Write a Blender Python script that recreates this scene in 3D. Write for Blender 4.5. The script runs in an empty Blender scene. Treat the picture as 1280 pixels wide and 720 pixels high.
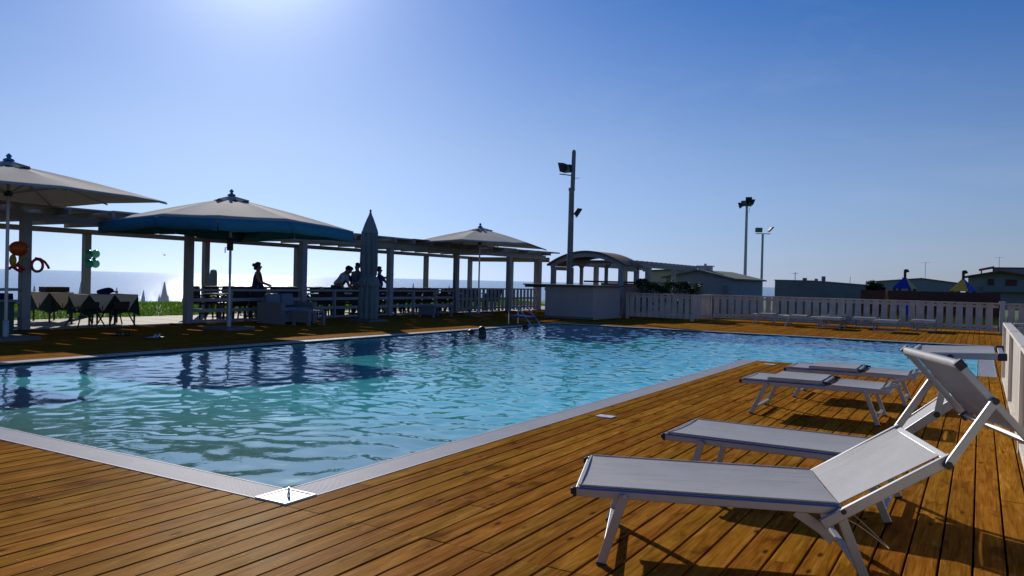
import bpy, bmesh, math, random
import numpy as np
from mathutils import Vector, Matrix, Quaternion

random.seed(7)
np.random.seed(7)
sc = bpy.context.scene
col = sc.collection
R = math.radians

# ---------------------------------------------------------------- camera
cam_d = bpy.data.cameras.new("camera")
cam = bpy.data.objects.new("camera", cam_d)
col.objects.link(cam)
cam_d.sensor_width = 36.0
cam_d.lens = 989.0 / 1280 * 36
cam_d.clip_end = 60000
cam_d.clip_start = 0.05
_up = Vector((0.024, 1, -0.0087)).normalized()
_v1 = Vector((586, 0, 989.0))
_v1 = (_v1 - _up * _v1.dot(_up)).normalized()
_xr = _up.cross(_v1)
if _xr.x < 0:
    _xr = -_xr
M = Matrix((_xr, _v1, _up))          # rows: camera (right, up, forward) -> world
right = M @ Vector((1, 0, 0)); upv = M @ Vector((0, 1, 0)); fwd = M @ Vector((0, 0, 1))
cm = Matrix((right, upv, -fwd)).transposed().to_4x4()
cm.translation = Vector((0, 0, 1.3))
cam.matrix_world = cm
sc.camera = cam

# ---------------------------------------------------------------- world and sun
SUN_EL, SUN_AZ = 25.0, 49.0          # azimuth measured from +Y towards -X
sunvec = Vector((-math.sin(R(SUN_AZ)) * math.cos(R(SUN_EL)), math.cos(R(SUN_AZ)) * math.cos(R(SUN_EL)), math.sin(R(SUN_EL))))
w = bpy.data.worlds.new("World")
sc.world = w
w.use_nodes = True
nt = w.node_tree
bg = nt.nodes["Background"]
sky = nt.nodes.new("ShaderNodeTexSky")
sky.sky_type = 'NISHITA'
sky.sun_disc = False
sky.sun_elevation = R(SUN_EL)
sky.sun_rotation = R(-SUN_AZ)
sky.altitude = 0
sky.air_density = 1.0
sky.dust_density = 0.35
sky.ozone_density = 3.5
hs = nt.nodes.new("ShaderNodeHueSaturation")
nt.links.new(sky.outputs[0], hs.inputs["Color"])
tint = nt.nodes.new("ShaderNodeMixRGB"); tint.blend_type = 'MULTIPLY'; tint.inputs[0].default_value = 1.0
tint.inputs[2].default_value = (0.84, 1.0, 1.38, 1)
nt.links.new(hs.outputs[0], tint.inputs[1])
# cooler band of sea air at the horizon and the sun's aureole
wtc = nt.nodes.new("ShaderNodeTexCoord")
wsp = nt.nodes.new("ShaderNodeSeparateXYZ"); nt.links.new(wtc.outputs["Generated"], wsp.inputs[0])
wmr = nt.nodes.new("ShaderNodeMapRange"); wmr.inputs[1].default_value = -0.02; wmr.inputs[2].default_value = 0.16
nt.links.new(wsp.outputs[2], wmr.inputs[0])
hz = nt.nodes.new("ShaderNodeMixRGB"); hz.inputs[1].default_value = (0.80, 0.88, 1.22, 1); hz.inputs[2].default_value = (1, 1, 1, 1)
nt.links.new(wmr.outputs[0], hz.inputs[0])
hm = nt.nodes.new("ShaderNodeMixRGB"); hm.blend_type = 'MULTIPLY'; hm.inputs[0].default_value = 1.0
nt.links.new(tint.outputs[0], hm.inputs[1]); nt.links.new(hz.outputs[0], hm.inputs[2])
dt = nt.nodes.new("ShaderNodeVectorMath"); dt.operation = 'DOT_PRODUCT'; dt.inputs[1].default_value = sunvec
nt.links.new(wtc.outputs["Generated"], dt.inputs[0])
sat = nt.nodes.new("ShaderNodeMapRange"); sat.inputs[1].default_value = 0.03; sat.inputs[2].default_value = 0.33; sat.inputs[3].default_value = 0.58; sat.inputs[4].default_value = 1.30
nt.links.new(wsp.outputs[2], sat.inputs[0]); nt.links.new(sat.outputs[0], hs.inputs["Saturation"])
prox = nt.nodes.new("ShaderNodeMapRange"); prox.inputs[1].default_value = 0.60; prox.inputs[2].default_value = 0.90; prox.inputs[3].default_value = 1.0; prox.inputs[4].default_value = 0.0
nt.links.new(dt.outputs["Value"], prox.inputs[0])
bandc = nt.nodes.new("ShaderNodeMixRGB"); bandc.inputs[1].default_value = (0.72, 0.90, 1.22, 1); bandc.inputs[2].default_value = (1.0, 0.98, 1.04, 1)
nt.links.new(prox.outputs[0], bandc.inputs[0]); nt.links.new(bandc.outputs[0], hz.inputs[1])
pw = nt.nodes.new("ShaderNodeMath"); pw.operation = 'POWER'; pw.inputs[1].default_value = 170.0
mxz = nt.nodes.new("ShaderNodeMath"); mxz.operation = 'MAXIMUM'; mxz.inputs[1].default_value = 0.0
nt.links.new(dt.outputs["Value"], mxz.inputs[0]); nt.links.new(mxz.outputs[0], pw.inputs[0])
gl_ = nt.nodes.new("ShaderNodeMixRGB"); gl_.blend_type = 'ADD'; gl_.inputs[2].default_value = (13, 14, 14, 1)
nt.links.new(pw.outputs[0], gl_.inputs[0]); nt.links.new(hm.outputs[0], gl_.inputs[1])
cmp_ = nt.nodes.new("ShaderNodeMapping"); cmp_.inputs["Scale"].default_value = (2.2, 2.2, 7.0); nt.links.new(wtc.outputs["Generated"], cmp_.inputs[0])
cno = nt.nodes.new("ShaderNodeTexNoise"); cno.inputs["Scale"].default_value = 1.6; cno.inputs["Detail"].default_value = 7; cno.inputs["Roughness"].default_value = 0.62; cno.inputs["Distortion"].default_value = 0.8
nt.links.new(cmp_.outputs[0], cno.inputs["Vector"])
cmr = nt.nodes.new("ShaderNodeMapRange"); cmr.inputs[1].default_value = 0.52; cmr.inputs[2].default_value = 0.80; cmr.inputs[3].default_value = 0.0; cmr.inputs[4].default_value = 0.07
nt.links.new(cno.outputs[0], cmr.inputs[0])
cad = nt.nodes.new("ShaderNodeMixRGB"); cad.inputs[2].default_value = (11, 12.5, 14, 1)
nt.links.new(cmr.outputs[0], cad.inputs[0]); nt.links.new(gl_.outputs[0], cad.inputs[1])
nt.links.new(cad.outputs[0], bg.inputs[0])
bg.inputs[1].default_value = 0.065
sun_d = bpy.data.lights.new("sun", 'SUN')
sun_d.energy = 4.5
sun_d.angle = R(0.5)
sun_d.color = (1.0, 0.93, 0.82)
sun = bpy.data.objects.new("sun", sun_d)
col.objects.link(sun)
sun.rotation_euler = sunvec.to_track_quat('Z', 'Y').to_euler()
sun.location = sunvec * 50
vs = sc.view_settings
vs.view_transform = 'Standard'
vs.look = 'None'
vs.exposure = -0.15
vs.gamma = 1
vs.use_curve_mapping = False
cy = sc.cycles
cy.use_denoising = True
cy.max_bounces = 8
cy.transparent_max_bounces = 12
cy.sample_clamp_indirect = 6
cy.sample_clamp_direct = 0
cy.caustics_reflective = False
cy.caustics_refractive = False

# ---------------------------------------------------------------- materials
def new_mat(name):
    m = bpy.data.materials.new(name)
    m.use_nodes = True
    return m, m.node_tree, m.node_tree.nodes["Principled BSDF"]

def N(nt, t, **kw):
    n = nt.nodes.new(t)
    for k, v in kw.items():
        if isinstance(k, str) and hasattr(n, k):
            setattr(n, k, v)
    return n

def ramp(nt, stops):
    n = nt.nodes.new("ShaderNodeValToRGB")
    e = n.color_ramp.elements
    e[0].position, e[0].color = stops[0][0], (*stops[0][1], 1)
    e[1].position, e[1].color = stops[-1][0], (*stops[-1][1], 1)
    for p, c in stops[1:-1]:
        x = e.new(p); x.color = (*c, 1)
    return n

def coords(nt, kind="Object", scale=(1, 1, 1)):
    tc = nt.nodes.new("ShaderNodeTexCoord")
    mp = nt.nodes.new("ShaderNodeMapping")
    mp.inputs["Scale"].default_value = scale
    nt.links.new(tc.outputs[kind], mp.inputs[0])
    return mp

def noise(nt, vec, scale, detail=3, rough=0.5):
    n = nt.nodes.new("ShaderNodeTexNoise")
    n.inputs["Scale"].default_value = scale
    n.inputs["Detail"].default_value = detail
    n.inputs["Roughness"].default_value = rough
    nt.links.new(vec.outputs[0], n.inputs["Vector"])
    return n

def bump(nt, src, strength, dist, p):
    b = nt.nodes.new("ShaderNodeBump")
    b.inputs["Strength"].default_value = strength
    b.inputs["Distance"].default_value = dist
    nt.links.new(src, b.inputs["Height"])
    nt.links.new(b.outputs[0], p.inputs["Normal"])
    return b

def simple(name, c, rough=0.6, metal=0.0, var=0.12, scale=6.0, bmp=0.0, spec=0.5, trans=0.0):
    """base colour broken up by noise of the surface's own dirt and wear"""
    m, nt, p = new_mat(name)
    mp = coords(nt)
    n = noise(nt, mp, scale, 4, 0.6)
    d = tuple(max(0, x * (1 - var)) for x in c); l = tuple(min(1, x * (1 + var)) for x in c)
    r = ramp(nt, [(0.3, d), (0.7, l)])
    nt.links.new(n.outputs[0], r.inputs[0])
    nt.links.new(r.outputs[0], p.inputs["Base Color"])
    p.inputs["Roughness"].default_value = rough
    p.inputs["Metallic"].default_value = metal
    p.inputs["Specular IOR Level"].default_value = spec
    if bmp:
        n2 = noise(nt, mp, scale * 6, 3, 0.6)
        bump(nt, n2.outputs[0], bmp, 0.01, p)
    if trans:
        tr = nt.nodes.new("ShaderNodeBsdfTranslucent")
        nt.links.new(r.outputs[0], tr.inputs[0])
        mx = nt.nodes.new("ShaderNodeMixShader")
        mx.inputs[0].default_value = trans
        out = nt.nodes["Material Output"]
        nt.links.new(p.outputs[0], mx.inputs[1]); nt.links.new(tr.outputs[0], mx.inputs[2])
        nt.links.new(mx.outputs[0], out.inputs[0])
    return m

def wood_deck():
    m, nt, p = new_mat("deck_wood")
    L = nt.links.new
    tc = N(nt, "ShaderNodeTexCoord")
    at = N(nt, "ShaderNodeAttribute"); at.attribute_name = "plank"
    sep = N(nt, "ShaderNodeSeparateColor"); L(at.outputs["Color"], sep.inputs[0])
    # shift the grain per plank
    comb = N(nt, "ShaderNodeCombineXYZ")
    mul = N(nt, "ShaderNodeMath"); mul.operation = 'MULTIPLY'; mul.inputs[1].default_value = 37.0
    L(sep.outputs[0], mul.inputs[0]); L(mul.outputs[0], comb.inputs[2]); 
    add = N(nt, "ShaderNodeVectorMath"); add.operation = 'ADD'
    L(tc.outputs["Object"], add.inputs[0]); L(comb.outputs[0], add.inputs[1])
    def mapped(s):
        mp = N(nt, "ShaderNodeMapping"); mp.inputs["Scale"].default_value = s
        L(add.outputs[0], mp.inputs[0]); return mp
    g1 = noise(nt, mapped((17, 1.5, 1)), 1.0, 6, 0.62); g1.inputs["Distortion"].default_value = 1.7
    g2 = noise(nt, mapped((110, 3.0, 1)), 1.0, 4, 0.6)
    blot = noise(nt, mapped((5.0, 2.6, 1)), 1.0, 4, 0.6)
    kn = N(nt, "ShaderNodeTexVoronoi"); kn.inputs["Scale"].default_value = 1.0
    L(mapped((9.0, 3.1, 1)).outputs[0], kn.inputs["Vector"])
    kr = ramp(nt, [(0.05, (0, 0, 0)), (0.16, (1, 1, 1))]); L(kn.outputs["Distance"], kr.inputs[0])
    mixg = N(nt, "ShaderNodeMath"); mixg.operation = 'MULTIPLY_ADD'; mixg.inputs[1].default_value = 0.30
    L(g2.outputs[0], mixg.inputs[0])
    m1 = N(nt, "ShaderNodeMath"); m1.operation = 'MULTIPLY'; m1.inputs[1].default_value = 0.55
    L(g1.outputs[0], m1.inputs[0]); L(m1.outputs[0], mixg.inputs[2])
    cr = ramp(nt, [(0.28, (0.115, 0.040, 0.005)), (0.38, (0.24, 0.091, 0.009)), (0.47, (0.33, 0.136, 0.017)), (0.62, (0.52, 0.26, 0.055))])
    L(mixg.outputs[0], cr.inputs[0])
    # per plank tone
    hsv = N(nt, "ShaderNodeHueSaturation")
    mr = N(nt, "ShaderNodeMapRange"); mr.inputs[3].default_value = 0.84; mr.inputs[4].default_value = 1.14
    L(sep.outputs[1], mr.inputs[0]); L(mr.outputs[0], hsv.inputs["Value"])
    mh = N(nt, "ShaderNodeMapRange"); mh.inputs[3].default_value = 0.494; mh.inputs[4].default_value = 0.508
    L(sep.outputs[2], mh.inputs[0]); L(mh.outputs[0], hsv.inputs["Hue"])
    L(cr.outputs[0], hsv.inputs["Color"])
    # weather blotches
    br = ramp(nt, [(0.31, (0.45, 0.41, 0.36)), (0.40, (0.95, 0.95, 0.95)), (0.70, (1.12, 1.14, 1.18))]); L(blot.outputs[0], br.inputs[0])
    mx = N(nt, "ShaderNodeMixRGB"); mx.blend_type = 'MULTIPLY'; mx.inputs[0].default_value = 0.85
    L(hsv.outputs[0], mx.inputs[1]); L(br.outputs[0], mx.inputs[2])
    # dark round knots
    mx2 = N(nt, "ShaderNodeMixRGB"); mx2.blend_type = 'MIX'
    L(kr.outputs[0], mx2.inputs[0]); mx2.inputs[1].default_value = (0.05, 0.018, 0.006, 1); L(mx.outputs[0], mx2.inputs[2])
    L(mx2.outputs[0], p.inputs["Base Color"])
    rr = N(nt, "ShaderNodeMapRange"); rr.inputs[3].default_value = 0.58; rr.inputs[4].default_value = 0.85
    L(blot.outputs[0], rr.inputs[0]); L(rr.outputs[0], p.inputs["Roughness"])
    p.inputs["Specular IOR Level"].default_value = 0.03
    b1 = N(nt, "ShaderNodeBump"); b1.inputs["Strength"].default_value = 0.55; b1.inputs["Distance"].default_value = 0.004
    L(mixg.outputs[0], b1.inputs["Height"])
    b2 = N(nt, "ShaderNodeBump"); b2.inputs["Strength"].default_value = 0.5; b2.inputs["Distance"].default_value = 0.006
    L(kn.outputs["Distance"], b2.inputs["Height"]); L(b1.outputs[0], b2.inputs["Normal"])
    L(b2.outputs[0], p.inputs["Normal"])
    p.inputs["IOR"].default_value = 1.0
    p.inputs["Specular IOR Level"].default_value = 0.0
    gl = N(nt, "ShaderNodeBsdfGlossy"); gl.inputs["Color"].default_value = (1, 0.92, 0.8, 1)
    rg = N(nt, "ShaderNodeMapRange"); rg.inputs[3].default_value = 0.30; rg.inputs[4].default_value = 0.6
    L(blot.outputs[0], rg.inputs[0]); L(rg.outputs[0], gl.inputs["Roughness"]); L(b2.outputs[0], gl.inputs["Normal"])
    ms = N(nt, "ShaderNodeMixShader"); ms.inputs[0].default_value = 0.006
    L(p.outputs[0], ms.inputs[1]); L(gl.outputs[0], ms.inputs[2]); L(ms.outputs[0], nt.nodes["Material Output"].inputs[0])
    return m

def mesh_fabric(name, c, trans=0.25):
    m, nt, p = new_mat(name)
    L = nt.links.new
    mp = coords(nt)
    n = noise(nt, mp, 5.0, 3)
    r = ramp(nt, [(0.3, tuple(x * 0.9 for x in c)), (0.7, c)])
    L(n.outputs[0], r.inputs[0])
    wv = noise(nt, coords(nt, "Object", (1, 1, 1)), 420.0, 1)
    L(r.outputs[0], p.inputs["Base Color"])
    p.inputs["Roughness"].default_value = 0.55
    p.inputs["Specular IOR Level"].default_value = 0.4
    cr_ = noise(nt, coords(nt, "Object", (2.0, 9.0, 3.0)), 1.0, 3, 0.6)
    b0 = N(nt, "ShaderNodeBump"); b0.inputs["Strength"].default_value = 0.6; b0.inputs["Distance"].default_value = 0.012; L(cr_.outputs[0], b0.inputs["Height"])
    bb_ = bump(nt, wv.outputs[0], 0.5, 0.002, p); L(b0.outputs[0], bb_.inputs["Normal"])
    # fine weave also shows as tone
    wr = N(nt, "ShaderNodeMapRange"); wr.inputs[1].default_value = 0.3; wr.inputs[2].default_value = 0.7; wr.inputs[3].default_value = 0.82; wr.inputs[4].default_value = 1.08
    L(wv.outputs[0], wr.inputs[0])
    wm = N(nt, "ShaderNodeMixRGB"); wm.blend_type = 'MULTIPLY'; wm.inputs[0].default_value = 1.0; L(r.outputs[0], wm.inputs[1]); L(wr.outputs[0], wm.inputs[2]); L(wm.outputs[0], p.inputs["Base Color"])
    tr = N(nt, "ShaderNodeBsdfTranslucent"); L(r.outputs[0], tr.inputs[0])
    mx = N(nt, "ShaderNodeMixShader"); mx.inputs[0].default_value = trans
    L(p.outputs[0], mx.inputs[1]); L(tr.outputs[0], mx.inputs[2])
    L(mx.outputs[0], nt.nodes["Material Output"].inputs[0])
    return m

def water_surface():
    m, nt, p = new_mat("pool_water_surface")
    L = nt.links.new
    nt.nodes.remove(p)
    out = nt.nodes["Material Output"]
    mp = coords(nt, "Object", (1, 1, 1))
    n1 = noise(nt, mp, 9.0, 3, 0.5)
    n1.inputs["Distortion"].default_value = 0.6
    b = N(nt, "ShaderNodeBump"); b.inputs["Strength"].default_value = 0.30; b.inputs["Distance"].default_value = 0.005
    L(n1.outputs[0], b.inputs["Height"])
    fr = N(nt, "ShaderNodeFresnel"); fr.inputs["IOR"].default_value = 1.8; L(b.outputs[0], fr.inputs["Normal"])
    gl = N(nt, "ShaderNodeBsdfGlossy"); gl.inputs["Roughness"].default_value = 0.03; gl.inputs["Color"].default_value = (0.93, 1, 1, 1); L(b.outputs[0], gl.inputs["Normal"])
    tr = N(nt, "ShaderNodeBsdfTransparent"); tr.inputs[0].default_value = (0.64, 0.88, 0.95, 1)
    rf = N(nt, "ShaderNodeBsdfRefraction"); rf.inputs["Color"].default_value = (0.52, 0.87, 0.95, 1); rf.inputs["IOR"].default_value = 1.33; rf.inputs["Roughness"].default_value = 0.0
    L(b.outputs[0], rf.inputs["Normal"])
    ge = N(nt, "ShaderNodeNewGeometry"); iv = N(nt, "ShaderNodeMath"); iv.operation = 'SUBTRACT'; iv.inputs[0].default_value = 1.0; L(ge.outputs["Backfacing"], iv.inputs[1])
    ml = N(nt, "ShaderNodeMath"); ml.operation = 'MULTIPLY'; fp = N(nt, "ShaderNodeMath"); fp.operation = 'POWER'; fp.inputs[1].default_value = 0.78; L(fr.outputs[0], fp.inputs[0]); fq = N(nt, "ShaderNodeMath"); fq.operation = 'MULTIPLY'; fq.inputs[1].default_value = 0.86; L(fp.outputs[0], fq.inputs[0]); L(fq.outputs[0], ml.inputs[0]); L(iv.outputs[0], ml.inputs[1])
    dp = N(nt, "ShaderNodeVectorMath"); dp.operation = 'DOT_PRODUCT'; L(ge.outputs["Incoming"], dp.inputs[0]); L(ge.outputs["True Normal"], dp.inputs[1])
    ab = N(nt, "ShaderNodeMath"); ab.operation = 'ABSOLUTE'; L(dp.outputs["Value"], ab.inputs[0])
    fm = N(nt, "ShaderNodeMapRange"); fm.inputs[1].default_value = 0.32; fm.inputs[2].default_value = 0.40; fm.inputs[3].default_value = 1.0; fm.inputs[4].default_value = 0.0
    L(ab.outputs[0], fm.inputs[0])
    mr = N(nt, "ShaderNodeMath"); mr.operation = 'MULTIPLY'; L(fm.outputs[0], mr.inputs[0]); L(iv.outputs[0], mr.inputs[1])
    body = N(nt, "ShaderNodeMixShader")
    L(mr.outputs[0], body.inputs[0]); L(tr.outputs[0], body.inputs[1]); L(rf.outputs[0], body.inputs[2])
    mx = N(nt, "ShaderNodeMixShader")
    L(ml.outputs[0], mx.inputs[0]); L(body.outputs[0], mx.inputs[1]); L(gl.outputs[0], mx.inputs[2])
    L(mx.outputs[0], out.inputs[0])
    return m

def sea_mat():
    m, nt, p = new_mat("sea_water")
    L = nt.links.new
    mp = coords(nt, "Object", (1, 1, 1))
    a = noise(nt, mp, 0.38, 3, 0.6)
    c = noise(nt, mp, 2.6, 4, 0.6)
    ad0 = N(nt, "ShaderNodeMath"); ad0.operation = 'MULTIPLY_ADD'; ad0.inputs[1].default_value = 0.30
    L(c.outputs[0], ad0.inputs[0]); L(a.outputs[0], ad0.inputs[2])
    ad = ad0
    p.inputs["Base Color"].default_value = (0.010, 0.055, 0.11, 1)
    p.inputs["Roughness"].default_value = 0.15; p.inputs["Specular Tint"].default_value = (0.52, 0.66, 0.82, 1)
    p.inputs["IOR"].default_value = 1.33
    bump(nt, ad.outputs[0], 1.0, 0.24, p)
    return m

def glazed(name, c):
    m, nt, p = new_mat(name)
    p.inputs["Base Color"].default_value = (*c, 1)
    p.inputs["Roughness"].default_value = 0.08
    return m

MT = {}
MT['deck'] = wood_deck()
MT['alu'] = simple('brushed_aluminium', (0.42, 0.42, 0.42), 0.42, 0.6, 0.06, 9, 0)
MT['steel'] = simple('stainless_steel', (0.62, 0.63, 0.65), 0.22, 1.0, 0.05, 9, 0)
MT['plastic_black'] = simple('black_plastic', (0.02, 0.02, 0.022), 0.45)
MT['blue_trim'] = simple('blue_piping', (0.01, 0.09, 0.38), 0.5)
MT['sling'] = mesh_fabric('grey_white_sling', (0.53, 0.53, 0.54))
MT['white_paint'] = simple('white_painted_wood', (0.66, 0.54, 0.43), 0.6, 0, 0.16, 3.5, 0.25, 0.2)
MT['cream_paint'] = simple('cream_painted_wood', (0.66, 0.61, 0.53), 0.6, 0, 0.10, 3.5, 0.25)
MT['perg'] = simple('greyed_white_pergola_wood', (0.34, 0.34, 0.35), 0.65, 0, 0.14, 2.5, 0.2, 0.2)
MT['perg_roof'] = simple('brown_stained_wood', (0.16, 0.085, 0.045), 0.7, 0, 0.2, 3, 0.2)
MT['dark_wood'] = simple('dark_wood', (0.06, 0.035, 0.022), 0.7, 0, 0.2, 4, 0.2)
MT['canopy'] = simple('beige_parasol_cloth', (0.54, 0.51, 0.47), 0.8, 0, 0.05, 2, 0.1, 0.2, 0.27)
MT['valance'] = simple('petrol_blue_cloth', (0.05, 0.24, 0.36), 0.8, 0, 0.08, 2, 0.1, 0.2, 0.10)
MT['closed_cloth'] = simple('pale_grey_green_cloth', (0.22, 0.27, 0.28), 0.8, 0, 0.08, 2, 0.1, 0.2, 0.12)
MT['beach_cloth'] = simple('white_beach_parasol_cloth', (0.70, 0.71, 0.73), 0.8, 0, 0.05, 2, 0, 0.2, 0.25)
MT['paving'] = simple('pale_concrete_paving', (0.34, 0.31, 0.27), 0.8, 0, 0.16, 1.3, 0.3)
MT['coping'] = simple('white_plastic_grating', (0.46, 0.46, 0.50), 0.6, 0, 0.06, 3, 0, 0.1)
MT['tile'] = simple('white_glazed_tile', (0.74, 0.74, 0.74), 0.25, 0, 0.05, 8)
MT['basin'] = simple('pale_blue_pool_liner', (0.21, 0.31, 0.28), 0.7, 0, 0.07, 0.8)
def liner():
    m = simple('pool_liner', (0.06, 0.48, 0.48), 0.7, 0, 0.10, 0.8)
    nt = m.node_tree; p = nt.nodes["Principled BSDF"]; L = nt.links.new
    tc = N(nt, "ShaderNodeTexCoord"); mp = N(nt, "ShaderNodeMapping"); mp.inputs["Rotation"].default_value = (0, 0, R(-18)); L(tc.outputs["Object"], mp.inputs[0])
    sx = N(nt, "ShaderNodeSeparateXYZ"); L(mp.outputs[0], sx.inputs[0])
    a = N(nt, "ShaderNodeMapRange"); a.inputs[1].default_value = 5.2; a.inputs[2].default_value = 9.5; a.interpolation_type = 'SMOOTHSTEP'; L(sx.outputs[1], a.inputs[0])
    mx = N(nt, "ShaderNodeMixRGB"); mx.inputs[1].default_value = (0.18, 0.19, 0.145, 1)
    src = p.inputs["Base Color"].links[0].from_socket
    L(a.outputs[0], mx.inputs[0]); L(src, mx.inputs[2]); L(mx.outputs[0], p.inputs["Base Color"])
    return m
MT['basin'] = liner()
MT['water'] = water_surface()
MT['sea'] = sea_mat()
MT['grass_soil'] = simple('grassy_soil', (0.06, 0.12, 0.018), 0.9, 0, 0.3, 1.5, 0.3)
MT['grass'] = simple('grass_blades', (0.11, 0.24, 0.02), 0.6, 0, 0.35, 2.0, 0, 0.3, 0.4)
MT['weeds'] = simple('yellow_green_weeds', (0.045, 0.06, 0.012), 0.6, 0, 0.45, 3.0, 0, 0.3, 0.4)
MT['leaf'] = simple('dark_leaves', (0.025, 0.05, 0.012), 0.5, 0, 0.5, 2.0, 0, 0.4, 0.2)
MT['leaf2'] = simple('pale_leaves', (0.16, 0.24, 0.05), 0.5, 0, 0.4, 2.0, 0, 0.4, 0.4)
MT['sand'] = simple('beach_sand', (0.34, 0.28, 0.20), 0.9, 0, 0.12, 0.6, 0.3)
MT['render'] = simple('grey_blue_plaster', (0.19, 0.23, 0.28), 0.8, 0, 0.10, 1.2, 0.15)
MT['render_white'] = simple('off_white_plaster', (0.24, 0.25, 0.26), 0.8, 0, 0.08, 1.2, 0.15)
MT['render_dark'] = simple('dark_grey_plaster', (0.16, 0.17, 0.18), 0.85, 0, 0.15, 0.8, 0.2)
MT['cream'] = simple('cream_plaster', (0.52, 0.42, 0.27), 0.8, 0, 0.08, 1.2, 0.15)
MT['kiosk'] = simple('pale_painted_board', (0.42, 0.36, 0.34), 0.6, 0, 0.07, 1.2, 0.1)
MT['felt'] = simple('green_grey_roofing_felt', (0.09, 0.12, 0.10), 0.85, 0, 0.25, 1.5, 0.2)
MT['roof_tile'] = simple('red_brown_roof_tiles', (0.26, 0.07, 0.035), 0.8, 0, 0.25, 3, 0.4)
MT['redwood'] = simple('dark_red_boards', (0.11, 0.035, 0.03), 0.8, 0, 0.25, 1.5, 0.2)
MT['shutter'] = simple('dark_red_shutter', (0.10, 0.02, 0.02), 0.6)
MT['yellow'] = simple('yellow_playground_board', (0.55, 0.33, 0.02), 0.5)
MT['blue'] = simple('blue_playground_board', (0.01, 0.03, 0.32), 0.5)
MT['orange'] = simple('orange_wood', (0.5, 0.16, 0.04), 0.6)
MT['pole'] = simple('weathered_grey_pole', (0.20, 0.20, 0.19), 0.7, 0, 0.2, 3, 0.2)
MT['galv'] = simple('galvanised_steel', (0.38, 0.41, 0.44), 0.5, 0.6, 0.1, 3)
MT['black_metal'] = simple('black_metal', (0.02, 0.022, 0.025), 0.5, 0.2)
MT['glass'] = glazed('lamp_glass', (0.12, 0.2, 0.22))
MT['rattan'] = simple('white_woven_rattan', (0.20, 0.21, 0.24), 0.6, 0, 0.15, 40, 0.5)
MT['cushion'] = simple('pale_blue_grey_cushion', (0.17, 0.22, 0.29), 0.9, 0, 0.08, 4, 0.1)
MT['dark_rattan'] = simple('dark_brown_rattan', (0.035, 0.028, 0.025), 0.6, 0, 0.3, 40, 0.5)
MT['top_white'] = simple('pale_table_top', (0.70, 0.70, 0.68), 0.4)
MT['cloth_beige'] = simple('beige_tablecloth', (0.78, 0.62, 0.46), 0.9, 0, 0.05, 3, 0.1)
MT['cloth_green'] = simple('dark_green_tablecloth', (0.012, 0.045, 0.035), 0.9, 0, 0.1, 3, 0.1)
MT['cloth_navy'] = simple('navy_cloth', (0.012, 0.016, 0.09), 0.9, 0, 0.1, 3, 0.1)
MT['skin'] = simple('skin', (0.30, 0.16, 0.10), 0.6, 0, 0.05, 4)
MT['hair'] = simple('dark_hair', (0.015, 0.010, 0.008), 0.5, 0, 0.2, 30)
MT['navy_dress'] = simple('navy_dress_fabric', (0.015, 0.02, 0.11), 0.9, 0, 0.1, 5)
MT['light_shirt'] = simple('light_blue_shirt_fabric', (0.36, 0.44, 0.60), 0.9, 0, 0.06, 5)
MT['blue_shirt'] = simple('mid_blue_shirt_fabric', (0.07, 0.17, 0.33), 0.9, 0, 0.06, 5)
MT['royal_shirt'] = simple('royal_blue_shirt_fabric', (0.012, 0.05, 0.30), 0.9, 0, 0.06, 5)
MT['jeans'] = simple('blue_denim', (0.03, 0.05, 0.14), 0.9, 0, 0.1, 5)
MT['black_cloth'] = simple('black_clothing', (0.015, 0.015, 0.02), 0.9, 0, 0.1, 5)
MT['balloon_orange'] = simple('orange_balloon_rubber', (0.75, 0.13, 0.01), 0.25, 0, 0.03, 2, 0, 0.5, 0.3)
MT['balloon_red'] = simple('red_balloon_rubber', (0.55, 0.02, 0.02), 0.25, 0, 0.03, 2, 0, 0.5, 0.2)
MT['balloon_yellow'] = simple('yellow_balloon_rubber', (0.6, 0.42, 0.02), 0.25, 0, 0.03, 2, 0, 0.5, 0.3)
MT['balloon_teal'] = simple('teal_balloon_rubber', (0.03, 0.48, 0.42), 0.25, 0, 0.03, 2, 0, 0.5, 0.3)
MT['balloon_mint'] = simple('mint_balloon_rubber', (0.30, 0.75, 0.62), 0.25, 0, 0.03, 2, 0, 0.5, 0.4)
MT['tread'] = simple('blue_plastic_board', (0.01, 0.07, 0.42), 0.4)
MT['cable'] = simple('pale_cord', (0.5, 0.45, 0.38), 0.7)
MT['conc'] = simple('concrete_slab', (0.16, 0.155, 0.15), 0.85, 0, 0.15, 4, 0.3)
MT['hill'] = simple('hazy_hillside', (0.16, 0.20, 0.24), 1.0, 0, 0.1, 0.002)

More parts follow.
